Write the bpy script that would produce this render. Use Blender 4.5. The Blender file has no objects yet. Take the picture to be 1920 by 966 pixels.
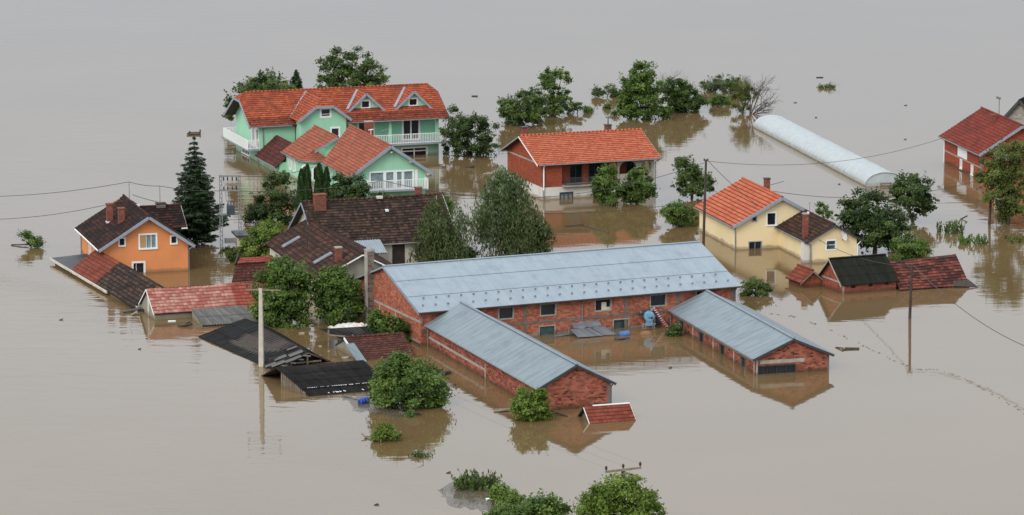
import bpy, math, random
import numpy as np
from mathutils import Vector, Matrix
S = bpy.context.scene
COL = S.collection
# ------------------------------------------------------------------ camera
FPX = 7000.0; PITCH = math.radians(10.2); CAMH = 57.0
cam_d = bpy.data.cameras.new('camera'); cam = bpy.data.objects.new('camera', cam_d); COL.objects.link(cam)
cam.location = (0, 0, CAMH); cam.rotation_euler = (math.radians(90) - PITCH, 0, 0)
cam_d.sensor_width = 36; cam_d.sensor_fit = 'HORIZONTAL'; cam_d.lens = 36 * FPX / 1920
cam_d.clip_start = 1; cam_d.clip_end = 20000
S.camera = cam
# ------------------------------------------------------------------ sky, sun, exposure
SUN_EL, SUN_AZ = math.radians(38), math.radians(214)     # azimuth clockwise from +Y
w = bpy.data.worlds.new('World'); S.world = w; w.use_nodes = True
nt = w.node_tree; nt.nodes.clear()
sky = nt.nodes.new('ShaderNodeTexSky'); sky.sky_type = 'NISHITA'; sky.sun_disc = False
sky.sun_elevation = SUN_EL; sky.sun_rotation = SUN_AZ; sky.air_density = 1.0; sky.dust_density = 6.0; sky.ozone_density = 1.0
hs = nt.nodes.new('ShaderNodeHueSaturation'); hs.inputs['Saturation'].default_value = 0.16
mixc = nt.nodes.new('ShaderNodeMix'); mixc.data_type = 'RGBA'; mixc.inputs[0].default_value = 0.85   # overcast veil over the clear sky
sx_ = nt.nodes.new('ShaderNodeSeparateXYZ'); rp_ = nt.nodes.new('ShaderNodeValToRGB'); dirn = nt.nodes.new('ShaderNodeTexCoord')
nt.links.new(dirn.outputs['Generated'], sx_.inputs[0]); nt.links.new(sx_.outputs[2], rp_.inputs[0])
els = rp_.color_ramp.elements
while len(els) < 5: els.new(.5)
for e_, (p_, v_) in zip(els, ((0, .60), (.11, .74), (.25, 1.22), (.5, 1.12), (1, .92))):      # cloud deck: duller towards the horizon
    e_.position = p_; k_ = max(0, 1 - p_ / .2); e_.color = (v_ * (.918 - .07 * k_), v_ * (.995 - .008 * k_), v_ * (1.075 + .09 * k_), 1)
gain = nt.nodes.new('ShaderNodeVectorMath'); gain.operation = 'SCALE'; gain.inputs['Scale'].default_value = 9.6
nt.links.new(rp_.outputs[0], gain.inputs[0]); nt.links.new(gain.outputs[0], mixc.inputs[7])
bg = nt.nodes.new('ShaderNodeBackground'); bg.inputs['Strength'].default_value = 0.1
wo = nt.nodes.new('ShaderNodeOutputWorld')
nt.links.new(sky.outputs[0], hs.inputs['Color']); nt.links.new(hs.outputs[0], mixc.inputs[6])
nt.links.new(mixc.outputs[2], bg.inputs[0]); nt.links.new(bg.outputs[0], wo.inputs[0])
sl = bpy.data.lights.new('sun', 'SUN'); sl.energy = 1.45; sl.angle = math.radians(30); sl.color = (1, .96, .9)
so = bpy.data.objects.new('sun', sl); COL.objects.link(so)
sd = Vector((math.sin(SUN_AZ) * math.cos(SUN_EL), math.cos(SUN_AZ) * math.cos(SUN_EL), math.sin(SUN_EL)))
so.rotation_euler = (-sd).to_track_quat('-Z', 'Y').to_euler(); so.location = (0, 300, 100)
S.view_settings.view_transform = 'Standard'; S.view_settings.look = 'None'
S.view_settings.gamma = 1; S.view_settings.exposure = 0.22; S.view_settings.use_curve_mapping = False
S.render.engine = 'CYCLES'
S.cycles.max_bounces = 6

# ------------------------------------------------------------------ helpers: where a pixel of the photo lies in the place
_c, _s = math.cos(PITCH), math.sin(PITCH)
def ray(x, y):
    u = x - 960; v = 483 - y
    return (u, FPX * _c + v * _s, v * _c - FPX * _s)
def at(x, y, z=0.0):
    d = ray(x, y); t = (z - CAMH) / d[2]
    return Vector((d[0] * t, d[1] * t, z))
def atY(x, y, Y):
    d = ray(x, y); t = Y / d[1]
    return Vector((d[0] * t, Y, CAMH + d[2] * t))
def ppm(Y): return FPX / (Y * _c + CAMH * _s)           # photo pixels per metre

def tag(o, label=None, cat=None, group=None, kind=None):
    if label: o['label'] = label
    if cat: o['category'] = cat
    if group: o['group'] = group
    if kind: o['kind'] = kind
    return o
def thing(name, loc, th=0, label=None, cat=None, group=None):
    o = bpy.data.objects.new(name, None); COL.objects.link(o)
    o.location = loc; o.rotation_euler = (0, 0, math.radians(th)); o.empty_display_size = .3
    return tag(o, label, cat, group)
def link(name, me, parent=None):
    o = bpy.data.objects.new(name, me); COL.objects.link(o)
    if parent: o.parent = parent
    return o

class MB:
    def __init__(s): s.v = []; s.f = []; s.uv = []; s.m = []
    def face(s, pts, uvs=None, m=0):
        b = len(s.v); s.v += [tuple(p) for p in pts]; s.f.append(list(range(b, b + len(pts))))
        if uvs is None: uvs = [(p[0], p[2]) if abs(p[0] - pts[0][0]) + .001 > 0 else (p[1], p[2]) for p in pts]
        s.uv.append(uvs); s.m.append(m)
    def hexa(s, P, m=0):                                  # P: 8 corners, bottom ring then top ring
        P = [Vector(p) for p in P]
        for q in ((3, 2, 1, 0), (4, 5, 6, 7), (0, 1, 5, 4), (1, 2, 6, 5), (2, 3, 7, 6), (3, 0, 4, 7)):
            a = [P[i] for i in q]; w_ = (a[1] - a[0]).length; h_ = (a[2] - a[1]).length
            s.face(a, [(0, 0), (w_, 0), (w_, h_), (0, h_)], m)
    def box(s, x0, x1, y0, y1, z0, z1, m=0):
        s.hexa([(x0, y0, z0), (x1, y0, z0), (x1, y1, z0), (x0, y1, z0), (x0, y0, z1), (x1, y0, z1), (x1, y1, z1), (x0, y1, z1)], m)
    def bar(s, a, b, wd, ht, m=0, up=(0, 0, 1)):          # a beam with a rectangular section
        a = Vector(a); b = Vector(b); d = (b - a).normalized(); up = Vector(up)
        if abs(d.dot(up)) > .98: up = Vector((1, 0, 0))
        r = d.cross(up).normalized(); u = r.cross(d).normalized()
        r *= wd / 2; u *= ht / 2
        s.hexa([a - r - u, a + r - u, b + r - u, b - r - u, a - r + u, a + r + u, b + r + u, b - r + u], m)
    def tube(s, a, b, r0, r1=None, n=6, m=0, cap=True):
        r1 = r0 if r1 is None else r1
        a = Vector(a); b = Vector(b); d = (b - a).normalized()
        x = d.cross(Vector((0, 0, 1))) if abs(d.z) < .95 else d.cross(Vector((1, 0, 0)))
        x.normalize(); y = d.cross(x); L = (b - a).length
        ra = [a + (x * math.cos(2 * math.pi * i / n) + y * math.sin(2 * math.pi * i / n)) * r0 for i in range(n)]
        rb = [b + (x * math.cos(2 * math.pi * i / n) + y * math.sin(2 * math.pi * i / n)) * r1 for i in range(n)]
        for i in range(n):
            j = (i + 1) % n
            s.face([ra[i], ra[j], rb[j], rb[i]], [(i / n, 0), ((i + 1) / n, 0), ((i + 1) / n, L), (i / n, L)], m)
        if cap: s.face(ra[::-1], [(0, 0)] * n, m); s.face(rb, [(0, 0)] * n, m)
    def path(s, pts, r, n=5, m=0):
        for i in range(len(pts) - 1):
            s.tube(pts[i], pts[i + 1], r if not isinstance(r, (list, tuple)) else r[i], r if not isinstance(r, (list, tuple)) else r[i + 1], n, m, True)
    def build(s, name, mats, parent=None, smooth=False):
        me = bpy.data.meshes.new(name); me.from_pydata(s.v, [], s.f)
        ul = me.uv_layers.new(name='UVMap')
        flat = [c for u in s.uv for p in u for c in (p[0], p[1])]
        ul.data.foreach_set('uv', flat)
        if not isinstance(mats, (list, tuple)): mats = [mats]
        for mm in mats: me.materials.append(mm)
        me.polygons.foreach_set('material_index', s.m)
        if smooth: me.polygons.foreach_set('use_smooth', [True] * len(s.f))
        me.update()
        return link(name, me, parent)

# ------------------------------------------------------------------ materials
def newmat(name):
    m = bpy.data.materials.new(name); m.use_nodes = True
    t = m.node_tree; b = t.nodes['Principled BSDF']
    return m, t, b
def N(t, typ, **k):
    n = t.nodes.new(typ)
    for a, v in k.items(): setattr(n, a, v)
    return n
def ramp(t, stops, fac=None, interp='LINEAR'):
    r = N(t, 'ShaderNodeValToRGB'); e = r.color_ramp.elements; r.color_ramp.interpolation = interp
    while len(e) < len(stops): e.new(.5)
    for el, (p, c) in zip(e, stops):
        el.position = p; el.color = (c[0], c[1], c[2], 1) if hasattr(c, '__len__') else (c, c, c, 1)
    if fac is not None: t.links.new(fac, r.inputs[0])
    return r
def mix(t, fac, a, b, mode='MIX'):
    m = N(t, 'ShaderNodeMix', data_type='RGBA', blend_type=mode)
    for i, x in ((0, fac), (6, a), (7, b)):
        if isinstance(x, (int, float)): m.inputs[i].default_value = x
        elif isinstance(x, tuple): m.inputs[i].default_value = (*x, 1) if len(x) == 3 else x
        else: t.links.new(x, m.inputs[i])
    return m.outputs[2]
def math_(t, op, a, b=None):
    m = N(t, 'ShaderNodeMath', operation=op)
    for i, x in ((0, a), (1, b)):
        if x is None: continue
        if isinstance(x, (int, float)): m.inputs[i].default_value = x
        else: t.links.new(x, m.inputs[i])
    return m.outputs[0]
def noise(t, scale, detail=4, vec=None, rough=.55):
    n = N(t, 'ShaderNodeTexNoise'); n.inputs['Scale'].default_value = scale; n.inputs['Detail'].default_value = detail
    n.inputs['Roughness'].default_value = rough
    if vec is not None: t.links.new(vec, n.inputs['Vector'])
    return n.outputs['Fac']
def world_pos(t): return N(t, 'ShaderNodeNewGeometry').outputs['Position']
def tide(t, col, amt=.7, colr=(.16, .105, .055), top=.32):
    """a damp silt line left by the flood just above the water"""
    sp = N(t, 'ShaderNodeSeparateXYZ'); pos = world_pos(t); t.links.new(pos, sp.inputs[0])
    nz = noise(t, 1.3, 4, pos)
    h = math_(t, 'ADD', sp.outputs[2], math_(t, 'MULTIPLY', math_(t, 'SUBTRACT', nz, .5), -.5))
    r = ramp(t, [(0, amt), (top * .55, amt * .75), (top, 0)], h)
    return mix(t, r.outputs[0], col, colr)

def mat_plain(name, col, rough=.7, metal=0., var=.15, scale=3., spec=.4, tided=False):
    m, t, b = newmat(name); pos = world_pos(t)
    n = noise(t, scale, 5, pos)
    lo = tuple(c * (1 - var) for c in col); hi = tuple(min(1, c * (1 + var)) for c in col)
    c = ramp(t, [(.3, lo), (.7, hi)], n).outputs[0]
    if tided: c = tide(t, c)
    t.links.new(c, b.inputs['Base Color']); b.inputs['Roughness'].default_value = rough; b.inputs['Metallic'].default_value = metal
    b.inputs['Specular IOR Level'].default_value = spec
    return m
def mat_plaster(name, col, stain=.35):
    m, t, b = newmat(name); pos = world_pos(t)
    mp = N(t, 'ShaderNodeMapping'); mp.inputs['Scale'].default_value = (.7, .7, .45); t.links.new(pos, mp.inputs[0])
    n = noise(t, 1.0, 6, mp.outputs[0], .65); n2 = noise(t, 12, 3, pos)
    c = ramp(t, [(.3, tuple(x * (1 - stain * .55) for x in col)), (.55, col), (.8, tuple(min(1, x * 1.06) for x in col))], n).outputs[0]
    c = mix(t, math_(t, 'MULTIPLY', n2, .18), c, tuple(x * .6 for x in col))
    c = tide(t, c, .7, (.20, .14, .08), .3)
    t.links.new(c, b.inputs['Base Color']); b.inputs['Roughness'].default_value = .9; b.inputs['Specular IOR Level'].default_value = .2
    bp = N(t, 'ShaderNodeBump'); bp.inputs['Strength'].default_value = .25; bp.inputs['Distance'].default_value = .02
    t.links.new(n2, bp.inputs['Height']); t.links.new(bp.outputs[0], b.inputs['Normal'])
    return m
def uv_cells(t, sx, sy, offset=True):
    """one random number for each brick or tile, from the surface's own UVs (metres)"""
    uv = N(t, 'ShaderNodeUVMap'); uv.uv_map = 'UVMap'
    sp = N(t, 'ShaderNodeSeparateXYZ'); t.links.new(uv.outputs[0], sp.inputs[0])
    y = math_(t, 'DIVIDE', sp.outputs[1], sy); fy = math_(t, 'FLOOR', y)
    x = math_(t, 'DIVIDE', sp.outputs[0], sx)
    if offset: x = math_(t, 'ADD', x, math_(t, 'MULTIPLY', math_(t, 'MODULO', fy, 2), .5))
    fx = math_(t, 'FLOOR', x)
    cb = N(t, 'ShaderNodeCombineXYZ'); t.links.new(fx, cb.inputs[0]); t.links.new(fy, cb.inputs[1])
    wn = N(t, 'ShaderNodeTexWhiteNoise', noise_dimensions='2D'); t.links.new(cb.outputs[0], wn.inputs['Vector'])
    return wn.outputs['Value'], math_(t, 'FRACT', x), math_(t, 'FRACT', y)
def mat_tile(name, cols, dirt=(.03, .022, .018), dirt_amt=.6, dirt_lo=.5, dirt_hi=.68, scale=.7, joint_shade=.5, moss=None, spec=.16, flecks=0.):
    m, t, b = newmat(name); pos = world_pos(t)
    rnd, fx, fy = uv_cells(t, 1, 1, False)
    k = len(cols)
    c = ramp(t, [((i + .5) / k, cc) for i, cc in enumerate(cols)], rnd).outputs[0]
    big = noise(t, scale, 6, pos, .6)
    f = ramp(t, [(dirt_lo, 0.), (dirt_hi, dirt_amt)], big).outputs[0]
    # single weathered tiles follow the patches too
    f = math_(t, 'MULTIPLY', f, math_(t, 'ADD', .55, math_(t, 'MULTIPLY', rnd, .6)))
    c = mix(t, f, c, dirt)
    fine = noise(t, 9, 4, pos)
    c = mix(t, math_(t, 'MULTIPLY', ramp(t, [(.45, 0.), (.75, .5)], fine).outputs[0], dirt_amt), c, dirt)
    if moss:
        ms = noise(t, 1.7, 6, pos, .7)
        c = mix(t, ramp(t, [(.56, 0.), (.72, .75)], ms).outputs[0], c, moss)
    j = ramp(t, [(0, joint_shade), (.12, joint_shade), (.24, 0.)], fy).outputs[0]  # course joints: grime plus painted shade, deepening the faint contrast of the steps
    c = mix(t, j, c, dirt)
    if flecks:
        fl = noise(t, 5.5, 3, pos, .7); c = mix(t, math_(t, 'MULTIPLY', ramp(t, [(.64, 0.), (.70, flecks)], fl).outputs[0], ramp(t, [(.45, 0.), (.6, 1.)], noise(t, .5, 3, pos)).outputs[0]), c, (.20, .18, .15))
    t.links.new(c, b.inputs['Base Color']); b.inputs['Roughness'].default_value = .85; b.inputs['Specular IOR Level'].default_value = spec
    return m
def mat_brick(name, cols, mortar=(.30, .21, .16), voids=.0, dark=.45, bw=.25, bh=.13, tided=True):
    m, t, b = newmat(name); pos = world_pos(t)
    rnd, fx, fy = uv_cells(t, bw, bh)
    k = len(cols)
    c = ramp(t, [((i + .5) / k, cc) for i, cc in enumerate(cols)], rnd).outputs[0]
    n1 = noise(t, 1.1, 6, pos, .65)
    c = mix(t, ramp(t, [(.46, 0.), (.7, dark)], n1).outputs[0], c, (.10, .045, .03))
    n2 = noise(t, 2.3, 5, pos, .6)
    c = mix(t, ramp(t, [(.6, 0.), (.78, .4)], n2).outputs[0], c, (.5, .33, .25))
    jx = ramp(t, [(0, 1.), (.05, 1.), (.09, 0.)], fx).outputs[0]; jy = ramp(t, [(0, 1.), (.10, 1.), (.16, 0.)], fy).outputs[0]
    j = math_(t, 'MAXIMUM', jx, jy)
    c = mix(t, math_(t, 'MULTIPLY', j, .55), c, mortar)
    if voids:
        cl = ramp(t, [(.40, .25), (.55, 1.)], noise(t, 1.6, 4, pos)).outputs[0]
        v = math_(t, 'MULTIPLY', math_(t, 'GREATER_THAN', rnd, 1 - voids), cl)
        c = mix(t, math_(t, 'MULTIPLY', v, .85), c, (.025, .015, .012))
    if tided: c = tide(t, c, .8, (.08, .05, .028), .34)
    t.links.new(c, b.inputs['Base Color']); b.inputs['Roughness'].default_value = .9; b.inputs['Specular IOR Level'].default_value = .2
    bp = N(t, 'ShaderNodeBump'); bp.inputs['Strength'].default_value = .6; bp.inputs['Distance'].default_value = .015; bp.invert = True
    t.links.new(j, bp.inputs['Height']); t.links.new(bp.outputs[0], b.inputs['Normal'])
    return m
def mat_metal(name, col, col2, rough=.42, metal=.35, rust=0.):
    m, t, b = newmat(name); pos = world_pos(t)
    uv = N(t, 'ShaderNodeUVMap'); uv.uv_map = 'UVMap'
    mp = N(t, 'ShaderNodeMapping'); mp.inputs['Scale'].default_value = (1.1, .12, 1); t.links.new(uv.outputs[0], mp.inputs[0])
    n = noise(t, 2.2, 5, mp.outputs[0], .6)
    c = ramp(t, [(.3, col2), (.62, col)], n).outputs[0]
    sheet, fx, fy = uv_cells(t, 1.05, 3.1, False)
    c = mix(t, math_(t, 'MULTIPLY', sheet, .14), c, col2)
    n2 = noise(t, .8, 6, pos, .65)
    c = mix(t, ramp(t, [(.5, 0.), (.75, .35)], n2).outputs[0], c, tuple(x * .62 for x in col2))
    if rust: c = mix(t, ramp(t, [(.6, 0.), (.75, rust)], noise(t, 1.9, 6, pos)).outputs[0], c, (.16, .07, .035))
    t.links.new(c, b.inputs['Base Color']); b.inputs['Roughness'].default_value = rough; b.inputs['Metallic'].default_value = metal
    t.links.new(ramp(t, [(.3, rough - .06), (.7, rough + .14)], n2).outputs[0], b.inputs['Roughness'])
    return m
def mat_leaf(name, dark, mid, light, transl=.25, rough=.55):
    m, t, b = newmat(name)
    a = N(t, 'ShaderNodeAttribute', attribute_name='leafvar')
    c = ramp(t, [(0, dark), (.5, mid), (1, light)], a.outputs['Fac']).outputs[0]
    t.links.new(c, b.inputs['Base Color']); b.inputs['Roughness'].default_value = rough; b.inputs['Specular IOR Level'].default_value = .35
    tr = N(t, 'ShaderNodeBsdfTranslucent'); t.links.new(c, tr.inputs[0])
    mx = N(t, 'ShaderNodeMixShader'); mx.inputs[0].default_value = transl
    t.links.new(b.outputs[0], mx.inputs[1]); t.links.new(tr.outputs[0], mx.inputs[2])
    t.links.new(mx.outputs[0], t.nodes['Material Output'].inputs[0])
    return m

M = {}
M['white'] = mat_plain('white_paint', (.84, .84, .82), .5, var=.05)
M['grey_trim'] = mat_plain('grey_trim', (.27, .31, .36), .5, var=.12)
M['dark_trim'] = mat_plain('dark_trim', (.05, .05, .055), .6, var=.2)
M['soffit'] = mat_plain('dark_soffit', (.05, .035, .028), .8, var=.25)
M['gutter'] = mat_plain('gutter_metal', (.22, .23, .24), .45, .3, .2)
M['glass'] = mat_plain('dark_glass', (.014, .017, .022), .08, var=.4, scale=2, spec=.5)
M['glass_pale'] = mat_plain('curtained_glass', (.20, .26, .27), .15, var=.35, scale=2.5, spec=.5)
M['glass_teal'] = mat_plain('teal_glass', (.045, .085, .085), .1, var=.4, scale=2, spec=.5)
M['shutter'] = mat_plain('tan_shutter', (.45, .27, .12), .7, var=.1)
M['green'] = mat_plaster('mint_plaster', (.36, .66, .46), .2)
M['green_shaded'] = mat_plaster('mint_plaster_shaded', (.30, .62, .42), .2)  # same mint plaster, darkened in colour for the shade inside the loggia
M['orange'] = mat_plaster('orange_plaster', (.76, .285, .11), .2)
M['yellow'] = mat_plaster('cream_plaster', (.86, .70, .42), .12)
M['cream'] = mat_plaster('pale_plaster', (.66, .62, .52), .5)
M['whitewall'] = mat_plaster('white_plaster', (.70, .68, .62), .3)
M['greywall'] = mat_plaster('grey_plaster', (.30, .28, .23), .6)
M['concrete'] = mat_plain('concrete', (.34, .31, .27), .9, var=.25, scale=2, tided=True)
M['concrete_dark'] = mat_plain('weathered_concrete', (.16, .13, .11), .9, var=.3, scale=2, tided=True)
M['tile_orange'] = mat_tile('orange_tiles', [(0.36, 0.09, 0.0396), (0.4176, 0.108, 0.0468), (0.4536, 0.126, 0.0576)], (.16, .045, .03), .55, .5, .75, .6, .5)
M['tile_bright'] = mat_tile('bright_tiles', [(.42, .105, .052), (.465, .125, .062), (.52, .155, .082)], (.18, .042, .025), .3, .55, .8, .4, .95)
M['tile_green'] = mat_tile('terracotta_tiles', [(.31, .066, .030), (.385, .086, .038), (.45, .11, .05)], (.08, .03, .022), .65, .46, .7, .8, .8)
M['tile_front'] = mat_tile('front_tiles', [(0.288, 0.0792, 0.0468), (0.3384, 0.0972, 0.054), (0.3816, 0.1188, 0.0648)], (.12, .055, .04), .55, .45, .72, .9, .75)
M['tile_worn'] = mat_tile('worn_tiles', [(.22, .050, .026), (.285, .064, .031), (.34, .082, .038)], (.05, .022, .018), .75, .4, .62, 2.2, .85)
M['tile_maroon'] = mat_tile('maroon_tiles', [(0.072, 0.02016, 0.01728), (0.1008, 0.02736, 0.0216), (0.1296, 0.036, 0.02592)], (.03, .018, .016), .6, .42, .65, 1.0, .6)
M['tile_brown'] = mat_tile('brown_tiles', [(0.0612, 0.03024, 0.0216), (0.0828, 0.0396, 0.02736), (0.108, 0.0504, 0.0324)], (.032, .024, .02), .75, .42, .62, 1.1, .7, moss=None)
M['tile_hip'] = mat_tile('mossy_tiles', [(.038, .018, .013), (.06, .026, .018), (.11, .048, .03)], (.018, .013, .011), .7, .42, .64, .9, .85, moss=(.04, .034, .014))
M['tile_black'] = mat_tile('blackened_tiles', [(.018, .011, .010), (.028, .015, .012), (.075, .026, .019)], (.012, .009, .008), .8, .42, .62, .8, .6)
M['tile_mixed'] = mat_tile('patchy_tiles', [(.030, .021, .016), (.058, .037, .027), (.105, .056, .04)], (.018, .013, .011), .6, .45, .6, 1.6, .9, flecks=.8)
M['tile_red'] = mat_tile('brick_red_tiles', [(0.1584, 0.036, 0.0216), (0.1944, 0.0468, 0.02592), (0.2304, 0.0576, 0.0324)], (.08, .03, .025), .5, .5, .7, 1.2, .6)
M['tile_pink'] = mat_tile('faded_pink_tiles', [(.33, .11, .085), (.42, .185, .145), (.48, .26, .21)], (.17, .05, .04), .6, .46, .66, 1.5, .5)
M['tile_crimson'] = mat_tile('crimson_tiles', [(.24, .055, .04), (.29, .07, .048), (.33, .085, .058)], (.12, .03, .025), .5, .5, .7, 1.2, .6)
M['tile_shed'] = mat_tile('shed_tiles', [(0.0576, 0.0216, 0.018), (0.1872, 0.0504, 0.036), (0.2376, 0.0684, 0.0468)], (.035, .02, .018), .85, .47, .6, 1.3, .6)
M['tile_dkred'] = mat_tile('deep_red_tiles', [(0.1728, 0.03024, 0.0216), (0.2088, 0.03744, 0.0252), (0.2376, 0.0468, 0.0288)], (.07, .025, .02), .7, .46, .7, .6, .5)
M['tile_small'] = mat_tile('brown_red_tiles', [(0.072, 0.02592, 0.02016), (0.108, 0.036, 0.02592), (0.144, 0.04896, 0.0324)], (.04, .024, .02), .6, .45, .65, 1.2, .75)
M['brick'] = mat_brick('red_brick', [(.30, .078, .044), (.41, .115, .063), (.48, .165, .098)], dark=.4)
M['brick_smooth'] = mat_brick('fine_brick', [(.27, .058, .029), (.32, .07, .035), (.36, .086, .043)], (.30, .11, .07), dark=.3)
M['brick_rough'] = mat_brick('hollow_block', [(.24, .064, .042), (.39, .108, .064), (.47, .16, .10)], (.22, .15, .115), voids=.2, dark=.5, bw=.27, bh=.12)
M['brick_shed'] = mat_brick('shed_brick', [(.22, .048, .03), (.29, .065, .038), (.34, .085, .05)], dark=.4)
M['chimney_brick'] = mat_brick('chimney_brick', [(.17, .045, .03), (.23, .06, .04), (.28, .08, .055)], dark=.6, bw=.22, bh=.08, tided=False)
M['block'] = mat_brick('grey_block', [(.10, .075, .06), (.16, .12, .095), (.21, .165, .13)], (.28, .25, .2), dark=.5, bw=.4, bh=.2)
M['block_pale'] = mat_brick('pale_block', [(.24, .22, .19), (.30, .28, .25), (.36, .34, .31)], (.4, .38, .35), dark=.3, bw=.4, bh=.2)
M['metal'] = mat_metal('pale_blue_sheet', (.355, .41, .455), (.30, .35, .395), rust=.05)
M['metal2'] = mat_metal('blue_grey_sheet', (.255, .305, .33), (.185, .225, .25), rust=.06)
M['zinc'] = mat_metal('zinc_sheet', (0.264, 0.2838, 0.3036), (0.1848, 0.198, 0.2178), .45, .45, .1)
M['corr_black'] = mat_metal('black_corrugated', (.026, .025, .025), (.010, .010, .010), .9, 0, 0); M['corr_black'].node_tree.nodes['Principled BSDF'].inputs['Specular IOR Level'].default_value = .12
M['corr_moss'] = mat_metal('mossy_corrugated', (.026, .028, .020), (.011, .012, .010), .9, 0, 0); M['corr_moss'].node_tree.nodes['Principled BSDF'].inputs['Specular IOR Level'].default_value = .12
M['corr_grey'] = mat_metal('grey_corrugated', (.17, .165, .15), (.06, .058, .052), .85, 0, .05)
M['felt'] = mat_plain('roof_felt', (.05, .052, .056), .55, var=.4, scale=1.2)
M['plank'] = mat_plain('grey_plank', (.24, .19, .14), .9, var=.35, scale=4)
M['plank_dark'] = mat_plain('dark_wood', (.055, .042, .034), .9, var=.4, scale=4)
M['bark'] = mat_plain('bark', (.085, .065, .05), .95, var=.35, scale=5)
M['bark_birch'] = mat_plain('birch_bark', (.42, .40, .36), .9, var=.35, scale=6)
M['pole_conc'] = mat_plain('pole_concrete', (.50, .46, .38), .9, var=.12, scale=2)
M['pole_wood'] = mat_plain('pole_wood', (.06, .045, .036), .9, var=.3, scale=3)
M['wire'] = mat_plain('wire', (.05, .05, .05), .6, var=.1)
M['steel'] = mat_plain('galvanised_steel', (.24, .25, .26), .55, .3, .2)
M['blue_paint'] = mat_plain('sky_blue_paint', (.15, .32, .46), .5, var=.3, scale=6)
M['blue_plastic'] = mat_plain('blue_plastic', (.02, .06, .30), .35, var=.15)
M['blue_plastic_pale'] = mat_plain('pale_blue_plastic', (.07, .16, .38), .4, var=.15)
M['red_paint'] = mat_plain('red_paint', (.22, .03, .025), .6, var=.3)
M['ceramic'] = mat_plain('ceramic', (.05, .03, .025), .3, var=.1)
M['film'] = None
# ------------------------------------------------------------------ building helpers
ZB = -1.5
class Wall:
    """a wall line in a building's own coordinates; outside lies to the right of p0 -> p1"""
    def __init__(s, p0, p1):
        s.p0 = Vector((p0[0], p0[1], 0)); s.p1 = Vector((p1[0], p1[1], 0)); s.L = (s.p1 - s.p0).length
        s.t = (s.p1 - s.p0) / s.L; s.n = Vector((s.t.y, -s.t.x, 0))
    def P(s, a, d, z): return s.p0 + s.t * a + s.n * d + Vector((0, 0, z))
    def box(s, mb, a0, a1, d0, d1, z0, z1, m=0):
        P = s.P
        mb.hexa([P(a0, d1, z0), P(a1, d1, z0), P(a1, d0, z0), P(a0, d0, z0), P(a0, d1, z1), P(a1, d1, z1), P(a1, d0, z1), P(a0, d0, z1)], m)
    def panel(s, mb, top, holes=(), zb=ZB, rev=.2, m=0):
        """top: height or list of (a, z); holes: (a0, a1, z0, z1) cut through, with reveals"""
        if not hasattr(top, '__len__'): top = [(0, top), (s.L, top)]
        def zt(a):
            for (a0, z0), (a1, z1) in zip(top, top[1:]):
                if a0 - 1e-6 <= a <= a1 + 1e-6: return z0 + (z1 - z0) * (a - a0) / max(1e-6, a1 - a0)
            return top[-1][1]
        br = sorted(set([round(a, 4) for a, _ in top] + [round(x, 4) for h in holes for x in h[:2]]))
        br = [a for a in br if -1e-6 <= a <= s.L + 1e-6]
        for a0, a1 in zip(br, br[1:]):
            hs_ = sorted([h for h in holes if h[0] <= a0 + 1e-4 and h[1] >= a1 - 1e-4], key=lambda h: h[2])
            z = zb
            for h in hs_:
                if h[2] > z + 1e-4: mb.face([s.P(a0, 0, z), s.P(a1, 0, z), s.P(a1, 0, h[2]), s.P(a0, 0, h[2])], [(a0, z), (a1, z), (a1, h[2]), (a0, h[2])], m)
                z = h[3]
            q = [s.P(a0, 0, z), s.P(a1, 0, z), s.P(a1, 0, zt(a1)), s.P(a0, 0, zt(a0))]
            mb.face(q, [(a0, z), (a1, z), (a1, zt(a1)), (a0, zt(a0))], m)
        for a0, a1, z0, z1 in holes:
            for (x, y, x2, y2) in ((a0, z0, a1, z0), (a1, z0, a1, z1), (a1, z1, a0, z1), (a0, z1, a0, z0)):
                mb.face([s.P(x, 0, y), s.P(x2, 0, y2), s.P(x2, -rev, y2), s.P(x, -rev, y)], [(x, y), (x2, y2), (x2, y2 + rev), (x, y + rev)], m)

def walls(parent, mat, specs, name='wall', mats=None):
    mb = MB()
    for sp in specs:
        W = Wall(sp[0], sp[1]); W.panel(mb, sp[2], sp[3] if len(sp) > 3 else (), sp[4] if len(sp) > 4 else ZB)
    return mb.build(name, mat, parent)
def window(parent, W, a0, a1, z0, z1, fw=.09, fm='white', pm='glass', mull=(), trans=(), name='window', proud=.03, deep=.14, sill=False, rail=.05, pane_name='pane'):
    """frame round an opening (a part) with its pane (a sub-part)"""
    mb = MB()
    W.box(mb, a0 - fw, a0 + .035, -deep, proud, z0, z1); W.box(mb, a1 - .035, a1 + fw, -deep, proud, z0, z1)
    W.box(mb, a0 - fw, a1 + fw, -deep, proud + .004, z1 - .035, z1 + fw); W.box(mb, a0 - fw, a1 + fw, -deep, proud + (.06 if sill else .004), z0 - fw, z0 + .035)
    for x in mull: W.box(mb, a0 + (a1 - a0) * x - rail / 2, a0 + (a1 - a0) * x + rail / 2, -deep + .01, -.03, z0, z1)
    for x in trans: W.box(mb, a0, a1, -deep + .012, -.035, z0 + (z1 - z0) * x - rail / 2, z0 + (z1 - z0) * x + rail / 2)
    f = mb.build(name, M[fm], parent)
    g = MB(); W.box(g, a0 + .002, a1 - .002, -deep - .02, -deep + .02, z0 + .002, z1 - .002); g.build(pane_name, M[pm], f)
    return f
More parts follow.
